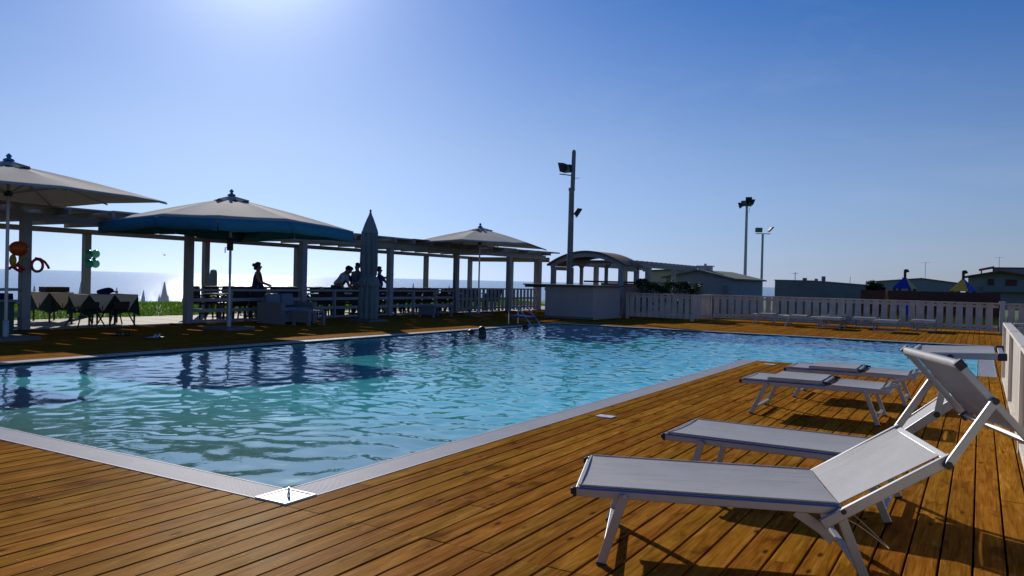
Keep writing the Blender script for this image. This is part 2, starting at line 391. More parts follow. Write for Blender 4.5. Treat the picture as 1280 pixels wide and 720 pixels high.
# ---------------------------------------------------------------- geometry helpers
class MB:
    def __init__(s):
        s.v = []; s.f = []; s.attr = []
    def box(s, x0, y0, z0, x1, y1, z1):
        i = len(s.v)
        s.v += [(x0, y0, z0), (x1, y0, z0), (x1, y1, z0), (x0, y1, z0), (x0, y0, z1), (x1, y0, z1), (x1, y1, z1), (x0, y1, z1)]
        s.f += [tuple(i + k for k in q) for q in ((0, 3, 2, 1), (4, 5, 6, 7), (0, 1, 5, 4), (1, 2, 6, 5), (2, 3, 7, 6), (3, 0, 4, 7))]
        return s
    def bar(s, a, b, w, h, side=None, up=None):
        """box from a to b, w across (along side), h the other way"""
        a = Vector(a); b = Vector(b); d = (b - a).normalized()
        if side is None:
            side = d.cross(Vector((0, 0, 1)))
            if side.length < 1e-3: side = Vector((1, 0, 0))
        side = Vector(side); side = (side - d * side.dot(d)).normalized()
        u = side.cross(d).normalized()
        i = len(s.v)
        for p in (a, b):
            for (sw, sh) in ((-1, -1), (1, -1), (1, 1), (-1, 1)):
                s.v.append(tuple(p + side * (sw * w / 2) + u * (sh * h / 2)))
        s.f += [tuple(i + k for k in q) for q in ((0, 1, 2, 3), (7, 6, 5, 4), (0, 4, 5, 1), (1, 5, 6, 2), (2, 6, 7, 3), (3, 7, 4, 0))]
        return s
    def tube(s, pts, r, seg=10, cap=True):
        pts = [Vector(p) for p in pts]
        rs = r if isinstance(r, (list, tuple)) else [r] * len(pts)
        i0 = len(s.v)
        ref = None
        for k, p in enumerate(pts):
            d = (pts[min(k + 1, len(pts) - 1)] - pts[max(k - 1, 0)]).normalized()
            if ref is None:
                ref = d.orthogonal().normalized()
            ref = (ref - d * ref.dot(d)).normalized()
            b = d.cross(ref)
            for j in range(seg):
                t = 2 * math.pi * j / seg
                s.v.append(tuple(p + (ref * math.cos(t) + b * math.sin(t)) * rs[k]))
        for k in range(len(pts) - 1):
            for j in range(seg):
                a = i0 + k * seg + j; b2 = i0 + k * seg + (j + 1) % seg
                s.f.append((a, b2, b2 + seg, a + seg))
        if cap:
            s.f.append(tuple(i0 + j for j in range(seg))[::-1])
            s.f.append(tuple(i0 + (len(pts) - 1) * seg + j for j in range(seg)))
        return s
    def ball(s, c, r, seg=12, rings=8, rot=None):
        rx, ry, rz = (r, r, r) if not isinstance(r, (tuple, list)) else r
        i0 = len(s.v)
        q = rot or Quaternion()
        c = Vector(c)
        for a in range(1, rings):
            t = math.pi * a / rings
            for j in range(seg):
                p = 2 * math.pi * j / seg
                s.v.append(tuple(c + q @ Vector((rx * math.sin(t) * math.cos(p), ry * math.sin(t) * math.sin(p), rz * math.cos(t)))))
        top = len(s.v); s.v.append(tuple(c + q @ Vector((0, 0, rz))))
        bot = len(s.v); s.v.append(tuple(c + q @ Vector((0, 0, -rz))))
        for a in range(rings - 2):
            for j in range(seg):
                x = i0 + a * seg + j; y = i0 + a * seg + (j + 1) % seg
                s.f.append((x, x + seg, y + seg, y))
        for j in range(seg):
            s.f.append((top, i0 + j, i0 + (j + 1) % seg))
            l = i0 + (rings - 2) * seg
            s.f.append((bot, l + (j + 1) % seg, l + j))
        return s
    def lathe(s, prof, seg=16, c=(0, 0, 0)):
        i0 = len(s.v)
        for (r, z) in prof:
            for j in range(seg):
                t = 2 * math.pi * j / seg
                s.v.append((c[0] + r * math.cos(t), c[1] + r * math.sin(t), c[2] + z))
        for k in range(len(prof) - 1):
            for j in range(seg):
                a = i0 + k * seg + j; b = i0 + k * seg + (j + 1) % seg
                s.f.append((a, b, b + seg, a + seg))
        s.f.append(tuple(i0 + j for j in range(seg))[::-1])
        s.f.append(tuple(i0 + (len(prof) - 1) * seg + j for j in range(seg)))
        return s
    def prism(s, poly, a, b, axis='y'):
        """extrude a 2D polygon: axis y -> poly in (x,z); axis x -> poly in (y,z); axis z -> (x,y)"""
        i = len(s.v); n = len(poly)
        for t in (a, b):
            for (p, q) in poly:
                s.v.append((p, t, q) if axis == 'y' else (t, p, q) if axis == 'x' else (p, q, t))
        s.f.append(tuple(i + k for k in range(n))); s.f.append(tuple(i + n + k for k in range(n))[::-1])
        for k in range(n):
            s.f.append((i + k, i + (k + 1) % n, i + n + (k + 1) % n, i + n + k))
        return s
    def build(s, name, mat, parent=None, smooth=False, bevel=0, loc=None, fix=True):
        me = bpy.data.meshes.new(name)
        me.from_pydata(s.v, [], s.f)
        if fix:
            bm = bmesh.new(); bm.from_mesh(me)
            bmesh.ops.recalc_face_normals(bm, faces=bm.faces)
            bm.to_mesh(me); bm.free()
        me.materials.append(mat)
        if smooth:
            me.polygons.foreach_set("use_smooth", [True] * len(me.polygons))
            try:
                me.set_sharp_from_angle(angle=R(40))
            except Exception:
                pass
        o = bpy.data.objects.new(name, me)
        col.objects.link(o)
        if loc: o.location = loc
        if parent: o.parent = parent
        if bevel:
            md = o.modifiers.new("bevel", 'BEVEL'); md.width = bevel; md.segments = 2; md.limit_method = 'ANGLE'
        return o

def tag(o, label=None, cat=None, group=None, kind=None):
    if label: o['label'] = label
    if cat: o['category'] = cat
    if group: o['group'] = group
    if kind: o['kind'] = kind
    return o

def empty(name, loc=(0, 0, 0), rz=0, label=None, cat=None, group=None):
    o = bpy.data.objects.new(name, None)
    o.empty_display_size = 0.2
    col.objects.link(o)
    o.location = loc; o.rotation_euler = (0, 0, rz)
    return tag(o, label, cat, group)

def copy_tree(o, parent=None, kids=None):
    c = o.copy(); col.objects.link(c)
    if parent: c.parent = parent
    for ch in [k for k in bpy.data.objects if k.parent == o]:
        copy_tree(ch, c)
    return c

def struct(o): return tag(o, kind='structure')

# ================================================================ SETTING
# ---- pool dimensions
PXL, PXR, PXE = -11.5, -3.6, 0.0
PY0, PYN, PY1 = 3.45, 14.25, 22.25
CW = 0.25
# ---- deck boards
PITCH, GAP = 0.14, 0.010
def deck_mesh(name, regions, joint_rows=None):
    """regions: list of (x0,x1,y0,y1); boards run along y, one sheet of boards"""
    V = []; F = []; A = []
    T = 0.028; c = 0.003
    def board(xa, xb, ya, yb):
        n = max(1, int((yb - ya) / 0.9))
        col3 = (random.random(), random.random(), random.random())
        dz = random.uniform(-0.0012, 0.0012); cup = random.uniform(-0.001, 0.0016)
        prof = [(xa, -T), (xa, -c), (xa + c, 0), ((xa + xb) / 2, cup), (xb - c, 0), (xb, -c), (xb, -T)]
        i0 = len(V); k = len(prof)
        wob = [random.uniform(-0.0008, 0.0008) for _ in range(n + 1)]
        for a in range(n + 1):
            y = ya + (yb - ya) * a / n
            for (x, z) in prof:
                V.append((x + wob[a] * 0.6, y, z + dz + (wob[a] if z > -T else 0))); A.append(col3)
        for a in range(n):
            for j in range(k - 1):
                p = i0 + a * k + j
                F.append((p, p + 1, p + 1 + k, p + k))
        F.append(tuple(i0 + j for j in range(k))[::-1]); F.append(tuple(i0 + n * k + j for j in range(k)))
    for (x0, x1, y0, y1) in regions:
        i = math.floor(x0 / PITCH)
        while i * PITCH < x1 - 0.01:
            xa = max(x0, i * PITCH + GAP / 2); xb = min(x1, (i + 1) * PITCH - GAP / 2)
            if xb - xa > 0.02:
                rnd = random.Random(i * 7 + 3)
                off = [(0.0, 2.4), (1.2, 3.2)][i % 2][0] + 0.6 * (i % 3)
                y = y0
                nxt = y0 + 0.6 + (off + rnd.uniform(0, 0.4)) % 3.6
                while y < y1 - 0.05:
                    e = min(nxt, y1)
                    if y1 - e < 0.5: e = y1
                    board(xa, xb, y + 0.0015, e - 0.0015)
                    y = e; nxt = y + 4.0
            i += 1
    me = bpy.data.meshes.new(name)
    me.from_pydata(V, [], F)
    at = me.color_attributes.new("plank", 'FLOAT_COLOR', 'POINT')
    arr = np.ones((len(V), 4), dtype=np.float32); arr[:, :3] = np.array(A)
    at.data.foreach_set("color", arr.ravel())
    me.materials.append(MT['deck'])
    o = bpy.data.objects.new(name, me); col.objects.link(o)
    return o
OXL, OXR, OXE, OY0, OY1 = PXL - CW, PXR + CW, PXE + CW, PY0 - CW, PY1 + CW
deck = struct(deck_mesh("pool_deck", [
    (-17.5, OXE + 0.6, -3.0, OY0),
    (OXR, OXE + 0.6, OY0, PYN),
    (OXE + 0.004, OXE + 0.6, PYN, OY1),
    (-17.5, OXL, OY0, OY1),
    (-17.5, OXE + 4.2, OY1, 31.2),
]))
# screw heads: two on every board at each joist, on the deck near the camera
scr_ = MB()
for i in range(-60, 4):
    xc = (i + .5) * PITCH
    y = 0.12
    while y < 10.2:
        on = (y < OY0 - .03) or (xc > OXR + .02)
        if on and xc < OXE and math.hypot(xc, y) < 10.5:
            for dx in (-.038, .038):
                cx_, cy_ = xc + dx + random.uniform(-.004, .004), y + random.uniform(-.008, .008); k = len(scr_.v); r_ = .0034
                for j in range(6): scr_.v.append((cx_ + r_ * math.cos(j * 1.047), cy_ + r_ * math.sin(j * 1.047), .0032))
                scr_.f.append(tuple(k + j for j in range(6)))
        y += 0.6
struct(scr_.build("deck_screws", MT['pole'], fix=False))
# joists / dark void below the boards
ug = MB()
for (x0, x1, y0, y1) in ((-17.5, OXE + 0.6, -3.0, OY0), (OXR, OXE + 0.6, OY0, PYN), (OXE, OXE + .6, PYN, OY1), (-17.5, OXL, OY0, OY1), (-17.5, OXE + 4.2, OY1, 31.2)):
    ug.box(x0, y0, -0.20, x1, y1, -0.16)
    y = y0 + 0.3
    while y < y1:
        ug.box(x0, y, -0.16, x1, y + 0.05, -0.031); y += 0.6
struct(ug.build("deck_subframe", MT['dark_wood']))

# ---- pool basin
def smooth(t): t = min(1, max(0, t)); return t * t * (3 - 2 * t)
def floor_z(x, y):
    d = 0.45 + 0.95 * smooth((y - PY0) / 9.0) * (0.6 + 0.4 * smooth((x - PXL) / 6.0))
    return -d
bas = MB()
gx = np.arange(PXL, PXE + 0.01, 0.5); gx = np.unique(np.append(gx, PXR)); gy = np.unique(np.append(np.arange(PY0, PY1 + .01, 0.5), [PYN, PY1]))
idx = {}
for i, x in enumerate(gx):
    for j, y in enumerate(gy):
        idx[i, j] = len(bas.v); bas.v.append((x, y, floor_z(x, y)))
cells = set()
for i in range(len(gx) - 1):
    for j in range(len(gy) - 1):
        cx, cyy = (gx[i] + gx[i + 1]) / 2, (gy[j] + gy[j + 1]) / 2
        if cx > PXR and cyy < PYN: continue
        cells.add((i, j)); bas.f.append((idx[i, j], idx[i + 1, j], idx[i + 1, j + 1], idx[i, j + 1]))
def wall(a, b):
    p, q = bas.v[a], bas.v[b]; n = len(bas.v)
    bas.v.append((p[0], p[1], -0.012)); bas.v.append((q[0], q[1], -0.012)); bas.f.append((a, b, n + 1, n))
for (i, j) in cells:
    if (i - 1, j) not in cells: wall(idx[i, j], idx[i, j + 1])
    if (i + 1, j) not in cells: wall(idx[i + 1, j], idx[i + 1, j + 1])
    if (i, j - 1) not in cells: wall(idx[i, j], idx[i + 1, j])
    if (i, j + 1) not in cells: wall(idx[i, j + 1], idx[i + 1, j + 1])
struct(bas.build("pool_basin", MT['basin'], fix=False))

# ---- pool water: one closed body with a rippled top
def pool_water():
    dx = 0.05; e = 0.004
    xs = np.round(np.arange(0, 231) * dx + PXL, 4); ys = np.round(np.arange(0, 377) * dx + PY0, 4)
    X, Y = np.meshgrid(xs, ys, indexing='ij')
    rng = np.random.RandomState(3)
    wx = X + 0.16 * np.sin(1.1 * Y + 0.7 * X + 1) + 0.07 * np.sin(3.1 * X - 1.9 * Y)
    wy = Y + 0.16 * np.sin(1.3 * X - 0.8 * Y + 2) + 0.07 * np.sin(2.7 * Y + 2.2 * X + 1)
    Z = np.zeros_like(X)
    n = 70
    for k in range(n):
        lam = 0.16 * (0.64 / 0.16) ** (rng.rand() ** 1.0)
        th = rng.normal(0.9, 1.0)
        kk = 2 * math.pi / lam
        slope = math.sqrt(2.0 / n) * (0.085 if lam < 0.40 else 0.062)
        ph = rng.rand() * 6.28
        Z += slope / kk * np.sin(kk * (wx * math.cos(th) + wy * math.sin(th)) + ph)
    # patches of calmer and rougher water
    Z *= 0.88 + 0.22 * np.sin(0.55 * X + 0.35 * Y) * np.sin(0.43 * Y - 0.3 * X + 1.0)
    tt = np.clip(0.10 * (X + 11.5) + 0.07 * (Y - 8.0), 0, 1)
    Z *= 0.40 + 0.98 * tt * tt * (3 - 2 * tt)
    Z = Z - 0.03
    V = []; F = []; id_ = -np.ones(X.shape, int)
    nx, ny = X.shape
    inside = lambda i, j: not (i >= 158 and j < 216)
    for i in range(nx):
        for j in range(ny):
            if i > 158 and j < 216: continue
            x, y = X[i, j], Y[i, j]
            if i == 0: x += e
            if i == nx - 1: x -= e
            if i == 158 and j <= 216: x -= e
            if j == 0: y += e
            if j == ny - 1: y -= e
            if j == 216 and i >= 158: y += e
            id_[i, j] = len(V); V.append((x, y, Z[i, j]))
    cells = np.zeros((nx - 1, ny - 1), bool)
    for i in range(nx - 1):
        for j in range(ny - 1):
            if inside(i, j):
                cells[i, j] = True
                F.append((id_[i, j], id_[i + 1, j], id_[i + 1, j + 1], id_[i, j + 1]))
    nt_ = len(F)
    bot = {}
    def B(i, j):
        if (i, j) not in bot:
            v = V[id_[i, j]]; bot[i, j] = len(V); V.append((v[0], v[1], -0.10))
        return bot[i, j]
    # bottom as the same boundary: coarse faces, sides stitched
    step = 1
    for i in range(nx - 1):
        for j in range(ny - 1):
            if not cells[i, j]: continue
            for (di, dj, a, b) in ((-1, 0, (i, j + 1), (i, j)), (1, 0, (i + 1, j), (i + 1, j + 1)), (0, -1, (i, j), (i + 1, j)), (0, 1, (i + 1, j + 1), (i, j + 1))):
                ii, jj = i + di, j + dj
                if not (0 <= ii < nx - 1 and 0 <= jj < ny - 1) or not cells[ii, jj]:
                    F.append((id_[b], id_[a], B(*a), B(*b)))
    me = bpy.data.meshes.new("pool_water")
    me.from_pydata(V, [], F)
    sm = [k < nt_ for k in range(len(F))]
    me.polygons.foreach_set("use_smooth", sm)
    me.materials.append(MT['water'])
    o = bpy.data.objects.new("pool_water", me); col.objects.link(o)
    return o
struct(pool_water())

# ---- coping: overflow grating of white slats in a frame
cp = MB()
def coping_x(xa, xb, y, inner):      # runs along x, between y and y+CW ; inner = +1 water on +y side
    p = 0.020
    n = int((xb - xa) / p)
    for k in range(n):
        x = xa + k * p
        cp.box(x + 0.002, y + 0.012, -0.018, x + p - 0.006, y + CW - 0.012, 0.003)
    cp.box(xa, y, -0.05, xb, y + 0.012, 0.005); cp.box(xa, y + CW - 0.012, -0.05, xb, y + CW, 0.005)
    cp.box(xa, y + 0.012, -0.05, xb, y + CW - 0.012, -0.030)
    cp.box(xa, y + 0.06, -0.03, xb, y + 0.072, 0.0005); cp.box(xa, y + 0.17, -0.03, xb, y + 0.182, 0.0005)
def coping_y(ya, yb, x, coarse=0.020):
    p = coarse
    n = int((yb - ya) / p)
    for k in range(n):
        y = ya + k * p
        cp.box(x + 0.012, y + 0.002, -0.018, x + CW - 0.012, y + p - 0.006, 0.003)
    cp.box(x, ya, -0.05, x + 0.012, yb, 0.005); cp.box(x + CW - 0.012, ya, -0.05, x + CW, yb, 0.005)
    cp.box(x + 0.012, ya, -0.05, x + CW - 0.012, yb, -0.030)
    cp.box(x + 0.06, ya, -0.03, x + 0.072, yb, 0.0005); cp.box(x + 0.17, ya, -0.03, x + 0.182, yb, 0.0005)
coping_x(OXL, PXR - 0.003, OY0, 1)
coping_y(PY0 + 0.003, PYN, PXR)
coping_y(PY0 + 0.003, PY1 - 0.003, OXL, 0.02)
coping_x(OXL, OXE, PY1, -1)
coping_y(PYN, PY1 - 0.003, PXE, 0.02)
struct(cp.build("pool_edge_grating", MT['coping'], fix=False))
# plain skirt between grating and water
sk = MB()
sk.box(PXR + CW, PYN - 0.004, -0.25, PXE, PYN - 0.001, -0.03)
struct(sk.build("pool_edge_skirt", MT['tile']))

# ---- corner drain box with a short steel peg
ct = empty("corner_drain_cover", (PXR + CW / 2, OY0 + CW / 2, 0), 0, "white square drain tray with short metal peg at the near pool corner", "drain cover")
m = MB(); h = CW / 2 - 0.001
for a in ((-h, -h, h, -h + .018), (-h, h - .018, h, h), (-h, -h + .018, -h + .018, h - .018), (h - .018, -h + .018, h, h - .018)):
    m.box(a[0], a[1], -0.03, a[2], a[3], 0.012)
m.box(-h + .018, -h + .018, -0.03, h - .018, h - .018, 0.007)
m.build("tray", MT['tile'], ct, bevel=0.002)
m = MB(); m.tube([(0.02, 0.0, -0.004), (0.02, 0, 0.03), (0.02, 0, 0.034), (0.02, 0, 0.062)], [0.010, 0.010, 0.007, 0.007], 12)
m.build("peg", MT['steel'], ct, smooth=True)

for (x, y, lb) in ((-3.11, 7.1, "small white plastic plate on the deck boards beside the long pool edge"), (-3.02, 13.65, "small white plate on the deck at the far end of the long pool edge")):
    m = MB(); m.box(-.085, -.06, 0.002, .085, .06, .010)
    m.lathe([(0.012, 0.010), (0.012, 0.013)], 10)
    tag(m.build("skimmer_plate", MT['tile'], bevel=0.003, loc=(x, y, 0.0)), lb, "floor plate", "white plates beside the pool edge")

# ---- paving behind the deck, terrain, sea
pv = MB(); pv.box(-21.3, -6, -0.4, -17.504, 38, -0.006)
struct(pv.build("paving", MT['paving']))
pj = MB()
for k in range(0, 44):
    pj.box(-21.29, -6 + k, -0.006, -17.51, -6 + k + 0.012, -0.0035)
struct(pj.build("paving_joint", MT['conc']))

def terrain_h(x, y):
    if x > -21.3 and y < 40: 
        return -0.65 if (y > 31.2 or x > 1) else -2.0
    if x > -21.3: return -0.65
    # berm then beach
    t = -21.3 - x
    w_ = smooth((60 - y) / 20)
    if t < 2.6: b = -0.02 + 0.27 * smooth(t / 2.6)
    elif t < 10: b = 0.25 - 1.55 * smooth((t - 2.6) / 7.4)
    else: b = -1.3 - 1.3 * smooth((t - 10) / 26)
    far = -0.65 - 1.95 * smooth((t - 6) / 30)
    return b * w_ + far * (1 - w_)
te = MB()
txs = [-75, -65, -57, -52, -48, -44, -40, -36, -33, -31.3, -29.5, -28, -26.5, -25.3, -24.6, -23.9, -23.3, -22.7, -22, -21.31, -21.29, -18, -10, 0.9, 1.1, 10, 30, 60, 120, 260]
tys = [-60, -20, -5, 5, 8, 10, 12, 14, 16, 18, 20, 24, 28, 31.19, 31.21, 36, 39.9, 40.1, 46, 52, 58, 64, 80, 110, 150, 200, 245]
for x in txs:
    for y in tys: te.v.append((x, y, terrain_h(x, y)))
ny_ = len(tys)
for i in range(len(txs) - 1):
    for j in range(ny_ - 1):
        te.f.append((i * ny_ + j, (i + 1) * ny_ + j, (i + 1) * ny_ + j + 1, i * ny_ + j + 1))
tm = MT['grass_soil'].copy(); tm.name = "ground_grass_and_sand"
_nt = tm.node_tree; _p = _nt.nodes["Principled BSDF"]
_tc = _nt.nodes.new("ShaderNodeTexCoord"); _sx = _nt.nodes.new("ShaderNodeSeparateXYZ"); _nt.links.new(_tc.outputs["Object"], _sx.inputs[0])
_mr = _nt.nodes.new("ShaderNodeMapRange"); _mr.inputs[1].default_value = -29.0; _mr.inputs[2].default_value = -26.0
_nt.links.new(_sx.outputs[0], _mr.inputs[0])
_mx = _nt.nodes.new("ShaderNodeMixRGB"); _src = _p.inputs["Base Color"].links[0].from_socket
_mx.inputs[1].default_value = (0.34, 0.28, 0.20, 1)
_nt.links.new(_mr.outputs[0], _mx.inputs[0]); _nt.links.new(_src, _mx.inputs[2]); _nt.links.new(_mx.outputs[0], _p.inputs["Base Color"])
struct(te.build("ground", tm, smooth=True, fix=False))
se = MB(); se.v = [(-30000, -30000, -1.95), (30000, -30000, -1.95), (30000, 40000, -1.95), (-30000, 40000, -1.95)]; se.f = [(0, 1, 2, 3)]
struct(se.build("sea", MT['sea'], fix=False))

# ---- grass and weeds: uncountable
def blades(name, mat, n, xr, yr, hr, zf, wd=0.02, seed=1):
    rr = random.Random(seed); V = []; F = []
    for k in range(n):
        x = rr.uniform(*xr); y = rr.uniform(*yr); z = zf(x, y) - 0.01
        a = rr.uniform(0, 6.28); hh = rr.uniform(*hr); lean = rr.uniform(-.4, .4) * hh
        dx, dy = math.cos(a) * wd, math.sin(a) * wd
        i = len(V)
        V += [(x - dx, y - dy, z), (x + dx, y + dy, z), (x + lean * dy / wd * .7, y - lean * dx / wd * .7, z + hh)]
        F.append((i, i + 1, i + 2))
    me = bpy.data.meshes.new(name); me.from_pydata(V, [], F); me.materials.append(mat)
    o = bpy.data.objects.new(name, me); col.objects.link(o)
    return tag(o, kind='stuff')
g = blades("grass", MT['grass'], 42000, (-25.2, -21.32), (6, 40), (0.05, 0.13), terrain_h, 0.022)
tag(g, "short bright green grass growing on the bank beyond the paving", "grass")
g = blades("weeds", MT['weeds'], 16000, (-9, 4), (31.3, 36), (0.35, 1.15), lambda x, y: -0.65, 0.03, 2)
tag(g, "tall yellow green weeds showing through the gaps of the far fence", "weeds")

# ================================================================ PERGOLA
PX, PB = -17.35, -21.75
perg = empty("pergola", (PX, 13.1, 0), 0, "long grey white wooden pergola with slatted roof and rail between pool and sea", "pergola")
def L(p): return (p[0] - PX, p[1] - 13.1, p[2])
def pbox(m, x0, y0, z0, x1, y1, z1): m.box(x0 - PX, y0 - 13.1, z0, x1 - PX, y1 - 13.1, z1)
fy = [1.1, 5.1, 9.12, 13.13, 17.07, 21.1, 25.06, 29.0, 31.7]
for y in fy:
    m = MB(); pbox(m, PX - .09, y - .09, 0.03, PX + .09, y + .09, 2.33)
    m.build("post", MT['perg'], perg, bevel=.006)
    m = MB(); pbox(m, PX - .12, y - (.42 if y != 9.12 else .25), -0.003, PX + .14, y + .45, 0.03)
    m.build("foot_plate", MT['dark_wood'], perg)
for y in [1.1, 5.1, 9.1, 13.1, 17.1, 21.1, 25.1, 29.0, 32.6]:
    m = MB(); pbox(m, PB - .09, y - .09, -0.005, PB + .09, y + .09, 2.33)
    m.build("post", MT['perg'], perg, bevel=.006)
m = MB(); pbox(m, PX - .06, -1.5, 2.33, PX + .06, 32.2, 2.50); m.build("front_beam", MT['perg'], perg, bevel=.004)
m = MB(); pbox(m, PB - .06, -1.5, 2.33, PB + .06, 33.2, 2.47); m.build("rear_beam", MT['perg'], perg, bevel=.004)
rnd = random.Random(5)
y = -1.3
while y < 32.2:
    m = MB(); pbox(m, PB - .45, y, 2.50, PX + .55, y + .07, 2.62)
    m.build("rafter", MT['perg'], perg)
    y += 1.0
y = -1.25; k = 0
while y < 31.9:
    m = MB(); t = rnd.uniform(-.02, .03)
    xa, xb = PB - .30 - PX, .42 + rnd.uniform(0, .12); ya = y - 13.1; yb = ya + .995
    out = [(xa, ya), (xb, ya)]; nseg = 6; sw = (xb - xa) / nseg
    for q in range(nseg):                       # openings along the far edge of each panel let light through
        x1 = xb - q * sw; x0 = x1 - sw; d_ = rnd.uniform(.10, .17) if (q + k) % 2 else 0.0
        a_ = x1 - (.12 if d_ else 0); b_ = x0 + (.12 if d_ else 0)
        if d_: out += [(x1, yb), (a_, yb), (a_, yb - d_), (b_, yb - d_), (b_, yb)]
        else: out += [(x1, yb)]
    out += [(xa, yb)]
    pts_ = []
    for p_ in out:
        if not pts_ or (abs(pts_[-1][0] - p_[0]) + abs(pts_[-1][1] - p_[1])) > 1e-6: pts_.append(p_)
    m.prism(pts_, 2.622, 2.655 + abs(t), 'z')
    m.build("roof_panel", MT['perg_roof'] if k % 5 == 3 else MT['perg'], perg)
    y += 1.0; k += 1
# three-rail balustrades between the front posts, with a mid post in each bay
def railing(y0, y1):
    m = MB()
    for (z0, z1, xo) in ((0.845, 0.905, 0), (0.575, 0.665, 0), (0.30, 0.39, 0), (0.045, 0.10, 0)):
        pbox(m, PX - .025, y0, z0, PX + .025, y1, z1)
    ym = (y0 + y1) / 2
    for yy in (ym - .66, ym + .66) if (y1 - y0) > 3 else (ym,):
        pbox(m, PX - .052, yy - .035, 0.03, PX - .027, yy + .035, 0.90)
        pbox(m, PX + .027, yy - .035, 0.03, PX + .052, yy + .035, 0.90)
    m.build("railing", MT['perg'], perg, bevel=.003)
for a, b in ((-1, 1.0), (1.2, 5.0), (5.2, 9.03), (13.22, 16.98), (17.16, 21.0), (21.2, 24.96)):
    railing(a, b)
# slatted panels at the far end
m = MB()
for (ya, yb) in ((25.16, 28.9), (29.1, 31.6)):
    y = ya
    while y < yb - .1:
        pbox(m, PX - .012, y, .06, PX + .012, y + .17, .93); y += .30
    for (z0, z1) in ((.93, .99), (.52, .60), (.14, .22)):
        pbox(m, PX - .045, ya, z0, PX - .021, yb, z1)
m.build("slat_panel", MT['perg'], perg)
# rear rail
m = MB(); pbox(m, PB - .03, 17.2, .84, PB + .03, 32.5, .90); pbox(m, PB - .03, 17.2, .40, PB + .03, 32.5, .46); pbox(m, PB - .03, 17.2, 0, PB + .03, 17.26, .84)
m.build("rear_railing", MT['perg'], perg)
# end frame along x
m = MB(); pbox(m, PB, 32.56, 2.22, PX, 32.68, 2.44); m.build("end_beam", MT['perg'], perg)
for xx in (-17.98, -19.4):
    m = MB(); pbox(m, xx - .1, 32.5, 0, xx + .1, 32.7, 2.22); m.build("post", MT['perg'], perg)

# ================================================================ FENCES
def slat_fence(name, p0, p1, z0, z1, mat, label, slat=.19, pitch=.28, cap=.05, post_every=2.4, foot=False, group="slatted fences round the pool", slatmat=None, ends=(True, True), face=1):
    p0 = Vector((*p0, 0)); p1 = Vector((*p1, 0)); d = p1 - p0; Ln = d.length
    e = empty(name, p0, math.atan2(d.y, d.x), label, "fence", group)
    m = MB(); x = 0.10
    while x + slat < Ln - .06:
        m.box(x, -.012, z0 + .045, x + slat, .012, z1 - cap); x += pitch
    m.build("slats", slatmat or mat, e, bevel=.003)
    m = MB()
    m.box(0, -.05, z1 - cap, Ln, .05, z1)
    m.build("top_rail", mat, e, bevel=.004)
    m = MB()
    m.box(0.06, .013 * face, z1 - cap - .11, Ln - .06, .04 * face, z1 - cap - .03) if face > 0 else m.box(0.06, -.04, z1 - cap - .11, Ln - .06, -.013, z1 - cap - .03)
    m.box(0.06, .013, z0 + .08, Ln - .06, .04, z0 + .16) if face > 0 else m.box(0.06, -.04, z0 + .08, Ln - .06, -.013, z0 + .16)
    m.build("backing_rail", mat, e)
    m = MB(); m.box(.06, -.045, z0, Ln - .06, .011, z0 + .043); m.build("bottom_rail", mat, e, bevel=.003)
    n = max(1, round(Ln / post_every))
    for k in range(n + 1):
        if (k == 0 and not ends[0]) or (k == n and not ends[1]): continue
        x = Ln * k / n
        m = MB(); m.box(x - .05, -.052, 0.0, x + .05, .052, z1 + .004)
        m.build("post", mat, e, bevel=.004)
    return e
fm = MT['white_paint']
slat_fence("fence", (-11.5, 28.05), (-8.95, 27.95), .08, .97, fm, "short slatted fence in front of the hedge beside the low white kiosk", slat=.17, pitch=.24)
slat_fence("fence", (-8.95, 28.06), (-8.95, 30.1), .08, .97, fm, "short fence return running away from the pool at the corner by the light pole", slat=.15, pitch=.19, ends=(False, True))
slat_fence("fence", (-8.89, 30.1), (.56, 29.65), .08, .97, fm, "long white slatted fence along the far deck behind the row of loungers", ends=(False, False))
slat_fence("fence", (.66, 29.65), (5.0, 29.5), .08, .97, fm, "slatted fence at the far right, past the white corner post", ends=(False, True))
m = MB(); m.box(-.07, -.07, 0, .07, .07, .98); m.box(-.09, -.09, .98, .09, .09, 1.02)
tag(m.build("fence_post", MT['cream_paint'], bevel=.006, loc=(.61, 29.63, 0)), "white corner post with cap where the far fence meets its right part", "fence post")
slat_fence("fence", (.34, 13.42), (.34, -1.0), .045, .87, MT['cream_paint'], "cream sunlit slatted fence running along the right edge of the deck", slat=.125, pitch=.185, cap=.03, post_every=3.2, face=1)
slat_fence("fence", (.42, 13.42), (5.4, 13.42), .045, .87, MT['cream_paint'], "shaded fence turning right behind the end of the near cream fence", slat=.125, pitch=.185, cap=.03, ends=(False, True))

